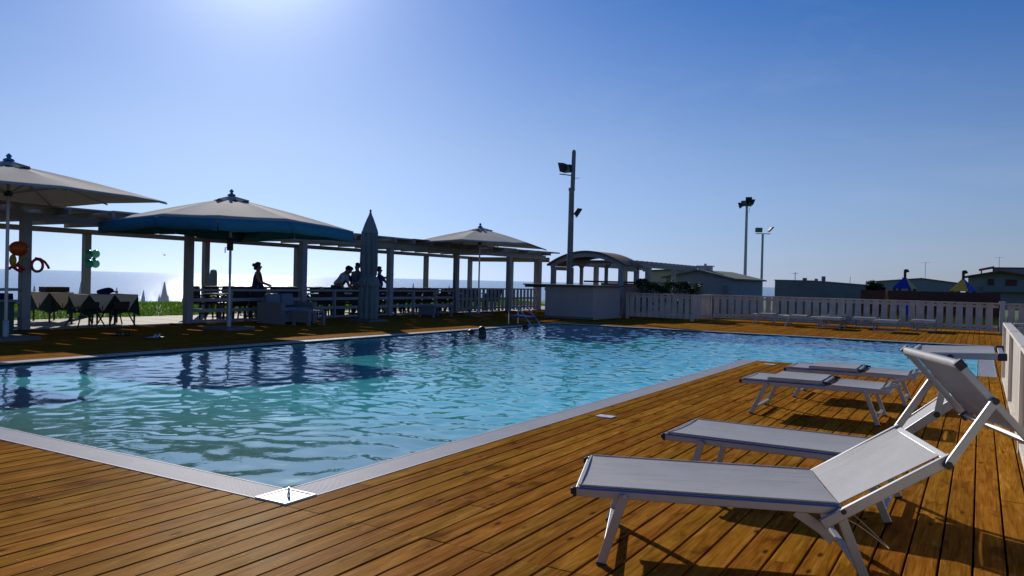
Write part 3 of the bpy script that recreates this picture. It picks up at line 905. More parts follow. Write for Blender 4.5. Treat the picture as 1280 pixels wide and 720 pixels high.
# ================================================================ LOUNGERS
def lounger(label, loc, rz, P, group="white sling sun loungers", detail=True):
    e = empty("sun_lounger", loc, rz, label, "sun lounger", group)
    W = P.get('w', .66); al = MT['alu']
    bv = .003 if detail else 0
    zt = P['z']; rh = .045; rw = .026
    hs = P['hinge']
    S = (0, 1, 0)
    # seat frame
    m = MB()
    for y in (rw / 2, W - rw / 2):
        m.bar((0, y, zt - rh / 2), (hs, y, zt - rh / 2), rw, rh, S)
    m.box(-.004, rw, zt - .04, .022, W - rw, zt - .008)
    m.box(hs - .03, rw, zt - .04, hs - .008, W - rw, zt - .012)
    m.build("seat_frame", al, e, bevel=bv)
    # seat sling with slight sag
    def sling(a, b, name, mat=MT['sling'], inset=.012, sag=.012, n=10, th=.004, lift=.002, nw=6):
        m = MB(); a = Vector((a[0], 0, a[1])); b = Vector((b[0], 0, b[1])); d = (b - a); nrm = Vector((-d.z, 0, d.x)).normalized()
        for side in (0, 1):
            for i in range(n + 1):
                for j in range(nw + 1):
                    u = i / n; v = j / nw
                    s_ = sag * (4 * v * (1 - v)) ** .8 * (0.5 + 0.5 * (4 * u * (1 - u)))
                    p = a + d * u + Vector((0, inset + (W - 2 * inset) * v, 0)) - nrm * s_ + nrm * (lift + (th if side else 0))
                    m.v.append(tuple(p))
        q = (n + 1) * (nw + 1)
        for i in range(n):
            for j in range(nw):
                k = i * (nw + 1) + j
                m.f.append((k, k + 1, k + nw + 2, k + nw + 1)); m.f.append((q + k, q + k + nw + 1, q + k + nw + 2, q + k + 1))
        for i in range(n):
            for j, in ((0,), (nw,)):
                k = i * (nw + 1) + j; m.f.append((k, k + nw + 1, q + k + nw + 1, q + k))
        for j in range(nw):
            for i in (0, n):
                k = i * (nw + 1) + j; m.f.append((k, k + 1, q + k + 1, q + k))
        return m.build(name, mat, e, smooth=True)
    sl = sling((.012, zt), (hs - .01, zt), "seat_sling")
    if detail:
        m = MB()
        for y in (.004, W - .010):
            m.box(.03, y, zt + .0065, hs - .02, y + .006, zt + .0115)
        m.box(.014, .01, zt + .0065, .022, W - .01, zt + .0105)
        m.build("welt", MT['sling'], sl)
        for y in (-.003, W - .001):
            m = MB(); m.box(.012, y, zt - .010, hs - .012, y + .004, zt - .001)
            m.build("blue_piping", MT['blue_trim'], sl)
        for y in (-.006, W - .022):
            m = MB(); m.tube([(-.002, y + .014, zt - .022), (-.024, y + .014, zt - .022)], [.019, .015], 10); m.box(-.014, y + .001, zt - .045, .002, y + .027, zt - .001)
            m.build("end_cap", MT['plastic_black'], e, smooth=True)
    # legs and stretchers
    (f0, f1), (b0, b1) = P['fleg'], P['bleg']
    for (s0, s1) in ((f0, f1), (b0, b1)):
        for y in (-.012 if detail else 0.014, W + .012 if detail else W - .014):
            m = MB(); m.bar((s0, y, zt - .022), (s1, y, .004), .022, .042, S)
            if detail:
                yy = y + (-.012 if y < .1 else .012)
                m.tube([(s0, yy, zt - .026), (s0, yy + (-.008 if y < .1 else .008), zt - .026)], .012, 8)
            m.build("leg", al, e, bevel=bv)
        t = .80
        xs = s0 + (s1 - s0) * t
        m = MB(); m.bar((xs, .0, (zt - .022) * (1 - t)), (xs, W, (zt - .022) * (1 - t)), .032, .018, (1, 0, 0))
        m.build("stretcher", al, e, bevel=bv)
        if detail:
            for y in (-.012, W + .012):
                m = MB(); m.bar((s1 - (s1 - s0) * .02, y, .012), (s1, y, .0005), .027, .046, S); m.build("rubber_foot", MT['plastic_black'], e)
    # backrest
    (ba, bb) = P['back']
    m = MB()
    yo = -.030 if P.get('open') else .016
    for y in (yo, W - yo):
        m.bar((ba[0], y, ba[1]), (bb[0], y, bb[1]), .024, .045, S)
    d = (Vector((bb[0], 0, bb[1])) - Vector((ba[0], 0, ba[1]))).normalized()
    pe = Vector((bb[0], 0, bb[1])) - d * .015
    m.bar((pe.x, yo, pe.z), (pe.x, W - yo, pe.z), .03, .02, (d.x, 0, d.z))
    m.build("backrest_frame", al, e, bevel=bv)
    fs = P['bsling']
    sling(fs[0], fs[1], "backrest_sling", sag=.02, inset=.01)
    if P.get('open'):
        # end plates of the backrest and hinge bolts
        for y in (yo - .014, W - yo + .006):
            for (s_, z_b, r_b, k_) in ((hs, zt - .018, .012, .0), (P['arm'][0][0], P['arm'][0][1], .017, .022), (P['arm'][1][0], P['arm'][1][1], .015, .022)):
                m = MB(); m.tube([(s_, y - k_ if y < .1 else y + k_, z_b), (s_, y + .016, z_b)], r_b, 12)
                m.build("bolt", MT['plastic_black'], e, smooth=True)
        # toothed adjusting bracket below the low end of the back rail
        for y in (.03, W - .035):
            m = MB(); m.bar((ba[0] - .10, y, zt - .05), (ba[0] + .03, y, ba[1] - .05), .004, .045, S)
            m.bar((ba[0] - .03, y + .008, ba[1] - .01), (ba[0] + .06, y + .008, ba[1] - .09), .013, .035, S)
            m.build("adjusting_bracket", al, e)
        (a0, a1) = P['arm']
        for y in (yo - .026, W - yo + .026):
            m = MB(); m.bar((a0[0], y, a0[1]), (a1[0], y, a1[1]), .018, .034, S); m.build("canopy_arm", al, e, bevel=bv)
    if 'can' in P:
        (c0, c1) = P['can']
        m = MB(); yc = yo - .008 if P.get('open') else .02
        for y in (yc, W - yc):
            m.bar((c0[0], y, c0[1]), (c1[0], y, c1[1]), .018, .030, S)
        dd = (Vector((c1[0], 0, c1[1])) - Vector((c0[0], 0, c0[1]))).normalized()
        m.bar((c1[0], yc, c1[1]), (c1[0], W - yc, c1[1]), .026, .018, (dd.x, 0, dd.z))
        m.bar((c0[0], yc, c0[1]), (c0[0], W - yc, c0[1]), .030, .022, (dd.x, 0, dd.z))
        ca = m.build("canopy_frame", al, e, bevel=bv)
        up_ = Vector((-dd.z, 0, dd.x))
        o0 = up_ * (.014 if not P.get('open') else .010)
        q0 = Vector((c0[0], 0, c0[1])) + o0; q1 = Vector((c1[0], 0, c1[1])) + o0 - dd * (.03)
        cs = sling((q0.x, q0.z), (q1.x, q1.z), "canopy_sling", sag=.012, inset=.0)
        if P.get('open'):
            m = MB(); m.tube([(c0[0], yc + .002, c0[1]), (c0[0], W - yc - .002, c0[1])], .021, 12)
            m.build("canopy_hem", MT['sling'], e, smooth=True)
            for y in (yc, W - yc):
                for c_ in (c0, c1):
                    s_ = -1 if c_ is c0 else 1
                    m = MB()
                    m.bar((c_[0] - dd.x * .02 * s_, y, c_[1] - dd.z * .02 * s_), (c_[0] + dd.x * .022 * s_, y, c_[1] + dd.z * .022 * s_), .026, .038, S)
                    m.build("canopy_corner", MT['plastic_black'], e, bevel=bv)
        else:
            for y in (.02, W - .02):
                m = MB(); m.bar((hs - .04, y - .012, zt + .028), (hs + .04, y - .012, zt + .018), .012, .022, S)
                m.tube([(hs, y - .03, zt + .01), (hs, y + .02, zt + .01)], .013, 8)
                m.build("hinge", MT['plastic_black'], e)
            m = MB()
            for y in (.05, W - .05):
                m.bar((bb[0] - .09, y, zt + .0), (bb[0] + .09, y, zt + .055), .014, .026, S)
            m.bar((bb[0] - .05, .05, zt + .012), (bb[0] - .05, W - .05, zt + .012), .02, .02, (1, 0, 0))
            m.build("folded_arm", al, e)
    return e

a20 = R(20.2)
P1 = dict(z=.35, w=.665, hinge=1.17, fleg=(.225, .125), bleg=(1.155, 1.285), back=((1.085, .268), (1.60, .592)), bsling=((1.165, .352), (1.565, .588)),
          arm=((1.578, .566), (1.752, .846)), can=((1.62, .990), (1.905, .672)), open=True)
lounger("nearest white sling lounger, back raised and its small sun canopy tilted towards the fence", (-1.60, 3.33, 0), a20, P1)
P2 = dict(z=.35, w=.62, hinge=1.19, fleg=(.245, .16), bleg=(1.17, 1.31), back=((1.10, .27), (1.60, .700)), bsling=((1.19, .352), (1.565, .684)),
          arm=((1.535, .640), (1.590, .952)), can=((1.405, .948), (1.825, .966)), open=True)
lounger("second lounger from the camera, back raised and its canopy folded level beside the fence", (-1.72, 4.87, 0), 0, P2)
P3 = dict(z=.347, w=.68, hinge=.83, fleg=(.26, .11), bleg=(1.18, 1.30), back=((.80, .325), (1.40, .325)), bsling=((.87, .352), (1.30, .345)),
          can=((.27, .368), (.80, .368)))
lounger("flat folded lounger third from the camera, its canopy laid over the seat", (-2.11, 8.27, 0), R(.5), P3)
lounger("flat folded lounger nearest the water, just beyond the other flat one", (-1.985, 9.83, 0), R(1.0), P3)
# end-on loungers by the far fence
cache = None
far = [(-6.95, 28.15, 0, "leftmost lounger by the far fence, standing lengthways along it"),
       (-5.75, 27.55, R(4), "far lounger standing lengthways just right of the leftmost one and in front of it"),
       (-4.06, 28.55, R(88), "far lounger mostly hidden behind the third one from the left"),
       (-3.80, 26.75, R(90), "third far lounger from the left, end towards the pool"),
       (-2.93, 28.05, R(92), "far lounger set back against the long fence, between two others nearer the pool"),
       (-2.14, 26.45, R(90), "far lounger nearest the pool in the row by the long fence"),
       (-1.20, 27.85, R(90), "rightmost lounger of the row by the far fence")]
PF = dict(z=.35, w=.68, hinge=.83, fleg=(.26, .11), bleg=(1.18, 1.30), back=((.80, .325), (1.40, .325)), bsling=((.87, .352), (1.30, .345)), can=((.27, .368), (.80, .368)))
for (x, y, rz, lb) in far:
    if cache is None:
        cache = o = lounger(lb, (x, y, 0), rz, PF, detail=False)
    else:
        o = copy_tree(cache); o.location = (x, y, 0); o.rotation_euler = (0, 0, rz); o['label'] = lb

# thin cord hanging at the near lounger's back leg
cu = MB(); pts = []
o1 = Vector((-1.60, 3.33, 0)); dx_ = Vector((math.cos(a20), math.sin(a20), 0)); dy_ = Vector((-math.sin(a20), math.cos(a20), 0))
def l1(s, y, z): return o1 + dx_ * s + dy_ * y + Vector((0, 0, z))
for k in range(17):
    t = k / 16
    pts.append(l1(1.20 + .28 * math.sin(t * math.pi) ** .8 * .9, .10 + .42 * t, .27 - .30 * math.sin(t * math.pi) * .62))
cu.tube(pts, .0022, 6)
tag(cu.build("loose_cord", MT['cable'], smooth=True), "thin pale cord looped under the raised back of the nearest lounger", "cord")

# ================================================================ PARASOLS
def parasol(label, loc, rz, a, zr_corner, zr_mid, ztop, zfin, cover, valance=False, tilt=0, pole_r=.03, crank=False):
    e = empty("parasol", loc, rz, label, "parasol", "open square parasols beside the pergola")
    rim = []
    for k, (sx, sy) in enumerate(((-1, -1), (0, -1), (1, -1), (1, 0), (1, 1), (0, 1), (-1, 1), (-1, 0))):
        rim.append(Vector((sx * a, sy * a, zr_corner if k % 2 == 0 else zr_mid)))
    top = Vector((0, 0, ztop))
    m = MB(); n = 8
    def cpt(k, u, v):
        a_, b_ = rim[k], rim[(k + 1) % 8]
        p = top.lerp(a_.lerp(b_, v), u)
        sagv = -.022 * math.sin(math.pi * v) * math.sin(math.pi * min(1, u)) ** .8
        ridge = .05 * math.sin(math.pi * u)
        return p + Vector((0, 0, sagv + ridge * .6))
    nv = 4
    for k in range(8):
        base = len(m.v)
        for i in range(n + 1):
            for j in range(nv + 1):
                m.v.append(tuple(cpt(k, max(.03, i / n), j / nv)))
        for i in range(n):
            for j in range(nv):
                q = base + i * (nv + 1) + j
                m.f.append((q, q + nv + 1, q + nv + 2, q + 1))
    bm_v = m
    can = m.build("canopy", cover, e, smooth=True)
    bm = bmesh.new(); bm.from_mesh(can.data); bmesh.ops.remove_doubles(bm, verts=bm.verts, dist=.0005); bmesh.ops.recalc_face_normals(bm, faces=bm.faces); bm.to_mesh(can.data); bm.free()
    can.data.polygons.foreach_set("use_smooth", [True] * len(can.data.polygons)); can.data.set_sharp_from_angle(angle=R(7))
    md = can.modifiers.new("thick", 'SOLIDIFY'); md.thickness = .004
    # wind vent cap with wavy edge
    m = MB(); seg = 24
    m.v.append((0, 0, ztop + .055))
    for j in range(seg):
        t = 2 * math.pi * j / seg; rr = .42 + .05 * math.sin(4 * t + .8) + .03 * math.sin(9 * t)
        m.v.append((rr * math.cos(t), rr * math.sin(t), ztop - .085 + .020 * math.sin(8 * t)))
    for j in range(seg): m.f.append((0, 1 + j, 1 + (j + 1) % seg))
    v = m.build("vent_cap", cover, can, smooth=True); md = v.modifiers.new("thick", 'SOLIDIFY'); md.thickness = .004
    if valance:
        m = MB(); h_ = .25
        for k in range(8):
            a_, b_ = rim[k], rim[(k + 1) % 8]
            if k == 2: a_ = a_.lerp(b_, .015)
            base = len(m.v); nn = 10
            out = ((a_ + b_) / 2); out.z = 0; out.normalize()
            for i in range(nn + 1):
                p = a_.lerp(b_, i / nn); p.z = cpt(k, 1, i / nn).z - .002
                w_ = .012 * math.sin(i * 1.7 + k)
                m.v.append(tuple(p + out * .004)); m.v.append(tuple(p + out * (w_ + .01) + Vector((0, 0, -h_ + .01 * math.sin(i * .9 + k)))))
            for i in range(nn):
                q = base + 2 * i; m.f.append((q, q + 1, q + 3, q + 2))
        vo = m.build("valance", MT['valance'], can, smooth=True); md = vo.modifiers.new("thick", 'SOLIDIFY'); md.thickness = .003
    # ribs, stays, hub
    hubz = ztop - .55
    for k in range(8):
        r_ = MB(); r_.bar(top + Vector((0, 0, -.05)), rim[k] + Vector((0, 0, -.03)), .02, .028); rb = r_.build("rib", MT['alu'], e)
        mid = top.lerp(rim[k], .48) + Vector((0, 0, -.045))
        r_ = MB(); r_.bar((0, 0, hubz), mid, .016, .02); r_.build("stay", MT['alu'], rb)
    m = MB(); m.lathe([(.06, hubz - .05), (.075, hubz), (.06, hubz + .05)], 12); m.lathe([(.05, ztop - .08), (.07, ztop), (.02, ztop + .02)], 12)
    m.build("hub", MT['plastic_black'], e, smooth=True)
    m = MB(); m.lathe([(.10, ztop + .045), (.085, ztop + .075), (.035, ztop + .10), (.028, ztop + .13), (.050, zfin - .06), (.045, zfin - .035), (.012, zfin)], 12)
    m.build("finial", MT['valance'], e, smooth=True)
    m = MB(); m.tube([(0, 0, .05), (0, 0, ztop)], pole_r, 12); m.build("pole", MT['alu'], e, smooth=True)
    m = MB(); m.box(-.42, -.42, 0.001, .42, .42, .07); b = m.build("base_slab", MT['conc'], e, bevel=.01)
    m = MB(); m.lathe([(.05, .07), (.05, .36), (.035, .38)], 12); m.build("pole_sleeve", MT['galv'], e, smooth=True)
    if crank:
        m = MB(); m.box(-.045, -.07, 1.86, .045, .045, 2.16); m.tube([(0, -.07, 1.92), (0, -.15, 1.92), (0, -.15, 1.80)], .012, 8)
        m.build("crank_box", MT['black_metal'], e)
    return e
parasol("leftmost open beige parasol without valance, cut by the picture's left edge", (-15.25, 7.7, 0), 0, 1.9, 2.64, 2.68, 3.22, 3.40, MT['canopy'])
parasol("large open parasol with beige top and hanging petrol blue valance", (-15.2, 12.63, 0), 0, 2.0, 2.42, 2.51, 3.10, 3.30, MT['canopy'], valance=True, crank=True)
parasol("far open beige parasol without valance, by the slatted end of the pergola", (-16.0, 24.6, 0), R(12), 2.0, 2.55, 2.66, 3.22, 3.42, MT['canopy'])
# closed parasol
e = empty("closed_parasol", (-15.57, 17.98, 0), 0, "tall closed grey green parasol, tied at the waist, standing on the pool deck", "parasol")
def folded(m, prof, folds, seg=48, depth=.13, seed=0):
    rr = random.Random(seed); ph = rr.uniform(0, 6)
    i0 = len(m.v)
    for (r, z) in prof:
        for j in range(seg):
            t = 2 * math.pi * j / seg
            k = 1 + depth * math.sin(folds * t + ph + .6 * math.sin(z * 3)) + depth * .4 * math.sin((folds * 2 + 1) * t + z * 2)
            m.v.append((r * k * math.cos(t), r * k * math.sin(t), z))
    for k in range(len(prof) - 1):
        for j in range(seg):
            a = i0 + k * seg + j; b = i0 + k * seg + (j + 1) % seg
            m.f.append((a, b, b + seg, a + seg))
    m.f.append(tuple(i0 + (len(prof) - 1) * seg + j for j in range(seg)))
    m.f.append(tuple(i0 + j for j in range(seg))[::-1])
m = MB(); folded(m, [(.22, .08), (.25, .14), (.26, .6), (.25, .9), (.235, 1.15), (.20, 1.27), (.17, 1.32), (.20, 1.40), (.225, 1.7), (.215, 2.1), (.205, 2.5), (.20, 2.66)], 9, 72, .20)
m.build("canopy", MT['closed_cloth'], e, smooth=True)
m = MB(); folded(m, [(.235, 2.60), (.225, 2.68), (.16, 2.88), (.09, 3.06), (.045, 3.16), (.03, 3.18)], 8, depth=.06)
m.build("vent_cap", MT['closed_cloth'], e, smooth=True)
m = MB(); folded(m, [(.235, 1.02), (.28, 1.08), (.26, 1.22), (.20, 1.33)], 7, depth=.16, seed=2); m.build("skirt_fold", MT['closed_cloth'], e, smooth=True)
m = MB(); m.lathe([(.045, 3.16), (.04, 3.2), (.022, 3.23), (.035, 3.28), (.01, 3.32)], 10); m.build("finial", MT['valance'], e, smooth=True)
m = MB(); m.lathe([(.175, 1.29), (.18, 1.33), (.175, 1.36)], 20); m.build("tie", MT['closed_cloth'], e, smooth=True)
m = MB(); m.tube([(0, 0, .06), (0, 0, 3.1)], .03, 10); m.build("pole", MT['alu'], e, smooth=True)
m = MB(); m.box(-.42, -.42, 0.001, .42, .42, .07); m.build("base_slab", MT['conc'], e, bevel=.01)
# leaning dark pole near the far parasol
m = MB(); m.tube([(-16.55, 23.9, 0.01), (-16.95, 24.35, 1.55)], .022, 8)
tag(m.build("leaning_pole", MT['black_metal'], smooth=True), "thin dark pole leaning on the railing beside the far parasol", "pole")

# closed beach parasols beyond the grass
bp = [((-40, 21.49), .52, 1.0, "behind the leftmost pergola rail"), ((-48, 26.03), -.3, .9, "small, low behind the leftmost pergola post"),
      ((-36, 21.45), .78, 1.0, "just left of the rear post with teal balloons"), ((-42, 27.09), .40, .9, "behind the laid table"),
      ((-45, 30.8), .17, 1.0, "over the grass to the right of the laid table"), ((-36, 25.82), .84, 1.05, "tallest of those over the grass"),
      ((-48, 34.04), -.2, 1.0, "low, just left of the tallest one"), ((-50, 36.16), -.3, 1.0, "low, just right of the tallest one"),
      ((-52, 38.85), -.55, .9, "partly behind the second front post"), ((-42, 35.14), .78, .5, "thin tip behind the standing woman"),
      ((-40, 51.65), .94, 1.0, "tip showing right of the closed parasol on the deck"), ((-42, 59.58), .79, 1.0, "tip showing below the far open parasol")]
bpm = None
for (x, y), zt, ws, lb in bp:
    zb = terrain_h(x, y)
    if bpm is None:
        r0 = empty("beach_parasol", (0, 0, 0))
        m = MB(); folded(m, [(.20, -1.35), (.23, -1.2), (.20, -.95), (.115, -.6), (.065, -.28), (.015, 0)], 6, 24, .10)
        m.build("canopy", MT['beach_cloth'], r0, smooth=True)
        m = MB(); m.tube([(0, 0, -3.2), (0, 0, 0)], .025, 8); m.build("pole", MT['alu'], r0)
        bpm = r0; o = r0
    else:
        o = copy_tree(bpm)
    o.location = (x, y, zt); o.scale = (ws, ws, 1)
    tag(o, "closed beach parasol beyond the grass, " + lb, "beach parasol", "closed parasols on the beach")
m = MB(); folded(m, [(.12, .0), (.14, .1), (.13, 1.3), (.10, 1.44), (.02, 1.47)], 6, 24, .08)
tag(m.build("closed_parasol", MT['closed_cloth'], smooth=True, loc=(-24, 19.21, 0)), "short closed grey parasol standing behind the pergola's rear rail, left of the woman", "parasol")

# ================================================================ FURNITURE UNDER THE PERGOLA
def table(loc, rz=0, label="", group="tables under the pergola"):
    e = empty("table", loc, rz, label, "table", group)
    m = MB(); m.box(-.42, -.42, .72, .42, .42, .75); m.build("tabletop", MT['top_white'], e, bevel=.004)
    for sx in (-1, 1):
        for sy in (-1, 1):
            m = MB(); m.box(sx * .38 - .022, sy * .38 - .022, 0, sx * .38 + .022, sy * .38 + .022, .72); m.build("leg", MT['dark_rattan'], e)
    return e
def chair(loc, rz, label, group="dark chairs under the pergola"):
    e = empty("chair", loc, rz, label, "chair", group)
    m = MB(); m.box(-.25, -.25, .41, .25, .25, .46); m.build("seat", MT['dark_rattan'], e, bevel=.01)
    m = MB(); m.bar((-.25, 0, .44), (-.33, 0, .93), .56, .035, (0, 1, 0)); m.build("backrest", MT['dark_rattan'], e, bevel=.01)
    for sy in (-1, 1):
        m = MB(); m.bar((-.25, sy * .25, .66), (.22, sy * .25, .64), .045, .03, (0, 1, 0)); m.bar((.21, sy * .25, .64), (.23, sy * .25, .46), .04, .03, (0, 1, 0)); m.build("armrest", MT['dark_rattan'], e)
    for sx in (-1, 1):
        for sy in (-1, 1):
            m = MB(); m.bar((sx * .22, sy * .22, .41), (sx * .26, sy * .25, 0), .035, .035, (0, 1, 0)); m.build("leg", MT['dark_rattan'], e)
    return e
tb = ch = None
words = ["first", "second", "third", "fourth", "fifth", "sixth", "seventh", "eighth", "ninth", "tenth"]
ti = 0
spots = [(-18.75, 15.45 + 1.62 * k) for k in range(9)]
rnd = random.Random(11)
for (x, y) in spots:
    lb = f"pale topped table under the pergola, {words[ti]} from the left along the front rail"
    if tb is None: tb = table((x, y, 0), 0, lb)
    else:
        o = copy_tree(tb); o.location = (x, y, 0); o['label'] = lb
    for (ox, oy, rz, side) in ((-.62, -.32, 0, "sea side, left hand"), (-.62, .32, 0, "sea side, right hand"), (.62, -.30, math.pi, "pool side, left hand"), (.62, .32, math.pi, "pool side, right hand"), ):
        lc = f"dark woven chair at the {words[ti]} pergola table from the left, {side}"
        L_ = (x + ox * 1.15 + rnd.uniform(-.05, .05), y + oy + rnd.uniform(-.05, .05), 0)
        rz += rnd.uniform(-.12, .12)
        if ch is None: ch = chair(L_, rz, lc)
        else:
            o = copy_tree(ch); o.location = L_; o.rotation_euler = (0, 0, rz); o['label'] = lc
    ti += 1
for k, y in enumerate((16.9, 18.3, 19.6, 21.0, 22.6, 24.2, 25.9, 27.6, 29.3)):
    lc = f"dark woven chair in the back row by the pergola's rear rail, {words[k]} from the left"
    o = copy_tree(ch); o.location = (-20.9 + rnd.uniform(-.1, .1), y, 0); o.rotation_euler = (0, 0, math.pi + rnd.uniform(-.4, .4)); o['label'] = lc

# laid tables in the open bay
def laid_table(loc, rz, label):
    e = empty("laid_table", loc, rz, label, "table", "tables laid with cloths")
    s = .42
    for sx in (-1, 1):
        for sy in (-1, 1):
            m = MB(); m.box(sx * .36 - .02, sy * .36 - .02, 0, sx * .36 + .02, sy * .36 + .02, .70); m.build("leg", MT['dark_rattan'], e)
    m = MB(); m.box(-s, -s, .70, s, s, .73); m.build("tabletop", MT['top_white'], e)
    # dark green undercloth hanging straight
    m = MB(); q = s + .006; n = 12
    def ring(zf, off):
        i0 = len(m.v)
        for side in range(4):
            for k in range(n):
                t = -1 + 2 * k / n
                p = [(t * q, -q), (q, t * q), (-t * q, q), (-q, -t * q)][side]
                nx_, ny2 = [(0, -1), (1, 0), (0, 1), (-1, 0)][side]
                w_ = off * (1 + .8 * math.sin(k * 2.1 + side))
                m.v.append((p[0] + nx_ * w_ + (p[0] * off * .6), p[1] + ny2 * w_ + p[1] * off * .6, zf(t)))
        return i0
    tp = ring(lambda t: .734, 0); bt = ring(lambda t: .30 - .10 * abs(t) ** 3, .04)
    for k in range(4 * n):
        m.f.append((tp + k, tp + (k + 1) % (4 * n), bt + (k + 1) % (4 * n), bt + k))
    m.f.append(tuple(tp + k for k in range(4 * n)))
    o = m.build("undercloth", MT['cloth_green'], e, smooth=True)
    # square beige overlay laid diagonally, corners hanging as triangles
    m = MB(); q = s + .016
    m.v += [(-q, -q, .742), (q, -q, .742), (q, q, .742), (-q, q, .742)]; m.f.append((0, 1, 2, 3))
    for (a, b, nx_, ny2) in (((-q, -q), (q, -q), 0, -1), ((q, -q), (q, q), 1, 0), ((q, q), (-q, q), 0, 1), ((-q, q), (-q, -q), -1, 0)):
        i = len(m.v); c = ((a[0] + b[0]) / 2 + nx_ * .05, (a[1] + b[1]) / 2 + ny2 * .05)
        m.v += [(a[0], a[1], .742), (b[0], b[1], .742), (c[0], c[1], .33)]; m.f.append((i, i + 1, i + 2))
    o = m.build("overlay_cloth", MT['cloth_beige'], e); md = o.modifiers.new("t", 'SOLIDIFY'); md.thickness = .004; md.offset = 1
    return e
lt = laid_table((-18.5, 11.28, 0), 0, "left hand laid table of the open bay, beige cloth over dark green cloth")
lt.scale = (1, .72, 1)
o = copy_tree(lt); o.location = (-18.5, 11.92, 0); o['label'] = "right hand laid table of the open bay, with a navy jacket on it"
o = copy_tree(lt); o.location = (-20.3, 11.35, 0); o['label'] = "laid table behind the others in the open bay, with a tray standing on it"
for (x, y, rz, lb) in ((-18.02, 10.85, math.pi, "dark chair with splayed legs, left one before the laid tables"), (-18.02, 11.62, math.pi, "dark chair with splayed legs, right one before the laid tables")):
    e = empty("bistro_chair", (x, y, 0), rz, lb, "chair", "splayed leg chairs at the laid tables")
    m = MB(); m.box(-.21, -.21, .41, .21, .21, .45); m.build("seat", MT['dark_rattan'], e, bevel=.01)
    m = MB(); m.bar((-.20, 0, .44), (-.23, 0, .58), .40, .03, (0, 1, 0)); m.build("backrest", MT['dark_rattan'], e, bevel=.01)
    for sx in (-1, 1):
        for sy in (-1, 1):
            m = MB(); m.tube([(sx * .14, sy * .17, .42), (sx * .20, sy * .24, .2), (sx * .26, sy * .33, 0)], .016, 8); m.build("leg", MT['dark_rattan'], e)
# jacket heap on the table
m = MB(); rr = random.Random(4)
m.ball((0, 0, .05), (.19, .14, .085), 14, 8)
m.v = [(x + .03 * math.sin(9 * y + 3 * z), y + .03 * math.sin(11 * x), z + .02 * math.sin(13 * x + 7 * y)) for x, y, z in m.v]
m.bar((.14, -.05, .03), (.27, -.12, -.22), .14, .03); m.bar((-.02, .12, .06), (-.05, .34, .03), .08, .03)
tag(m.build("jacket", MT['cloth_navy'], smooth=True, loc=(-18.45, 11.60, .762)), "crumpled navy blue jacket lying on the laid table", "jacket")
m = MB(); m.box(-.16, -.30, .0, .16, .30, .03); m.box(-.16, -.30, .03, -.13, .30, .13); m.box(.13, -.30, .03, .16, .30, .13); m.box(-.13, -.30, .03, .13, -.27, .13); m.box(-.13, .27, .03, .13, .30, .13)
tag(m.build("tray", MT['dark_wood'], loc=(-20.3, 11.40, .745)), "dark open box on the rearmost laid table", "tray")
# left table with navy cloth, and chairs cut by the frame
e = empty("navy_table", (-18.9, 8.3, 0), 0, "table with long navy cloth behind the first pergola post", "table")
m = MB(); m.box(-.6, -1.1, .74, .6, 1.05, .76); m.build("tabletop", MT['top_white'], e)
m = MB(); q0, q1 = -1.12, 1.07
for (x0, y0, x1, y1, n) in ((-.62, q0, .62, q0, 8), (.62, q0, .62, q1, 14), (.62, q1, -.62, q1, 8), (-.62, q1, -.62, q0, 14)):
    nx_, ny2 = (y1 - y0), -(x1 - x0); l_ = math.hypot(nx_, ny2); nx_, ny2 = nx_ / l_, ny2 / l_
    i0 = len(m.v)
    for k in range(n + 1):
        t = k / n; x = x0 + (x1 - x0) * t; y = y0 + (y1 - y0) * t; w_ = .03 * math.sin(k * 1.9) + .03
        m.v.append((x, y, .765)); m.v.append((x + nx_ * w_, y + ny2 * w_, .16 + .05 * math.sin(k)))
    for k in range(n): m.f.append((i0 + 2 * k, i0 + 2 * k + 1, i0 + 2 * k + 3, i0 + 2 * k + 2))
i = len(m.v); m.v += [(-.62, q0, .765), (.62, q0, .765), (.62, q1, .765), (-.62, q1, .765)]; m.f.append((i, i + 1, i + 2, i + 3))
m.build("tablecloth", MT['cloth_navy'], e, smooth=True)
for sx in (-.5, .5):
    for sy in (-.95, .9):
        m = MB(); m.box(sx - .025, sy - .025, 0, sx + .025, sy + .025, .74); m.build("leg", MT['dark_rattan'], e)
m = MB(); m.box(-.22, -.40, .0, .22, .40, .62); m.box(-.24, -.42, .62, .24, .42, .66)
tag(m.build("cabinet", simple('dark_green_paint', (0.02, 0.08, 0.06), 0.6), bevel=.01, loc=(-16.55, 8.0, 0.0)), "low dark green cabinet at the left edge beside the first parasol", "cabinet")

# white lounge sofa and cube tables on the deck
e = empty("lounge_sofa", (-16.35, 15.55, 0), 0, "white woven lounge sofa with pale cushions in front of the pergola rail", "sofa")
m = MB(); m.box(-.40, -.50, .06, .42, .50, .32); m.build("seat_base", MT['rattan'], e, bevel=.01)
for s_ in (-1, 1):
    m = MB(); m.box(-.46, s_ * .58 - .08, .0, .46, s_ * .58 + .08, .58); m.build("arm", MT['rattan'], e, bevel=.01)
m = MB(); m.box(-.46, -.50, .0, -.40, .50, .70); m.build("back_panel", MT['rattan'], e, bevel=.01)
for s_ in (-1, 1):
    m = MB(); m.box(-.30, s_ * .25 - .245, .33, .42, s_ * .25 + .245, .44); m.build("seat_cushion", MT['cushion'], e, bevel=.03)
    m = MB(); m.bar((-.29, s_ * .25, .46), (-.35, s_ * .25, .80), .46, .14, (0, 1, 0)); m.build("back_cushion", MT['cushion'], e, bevel=.04)
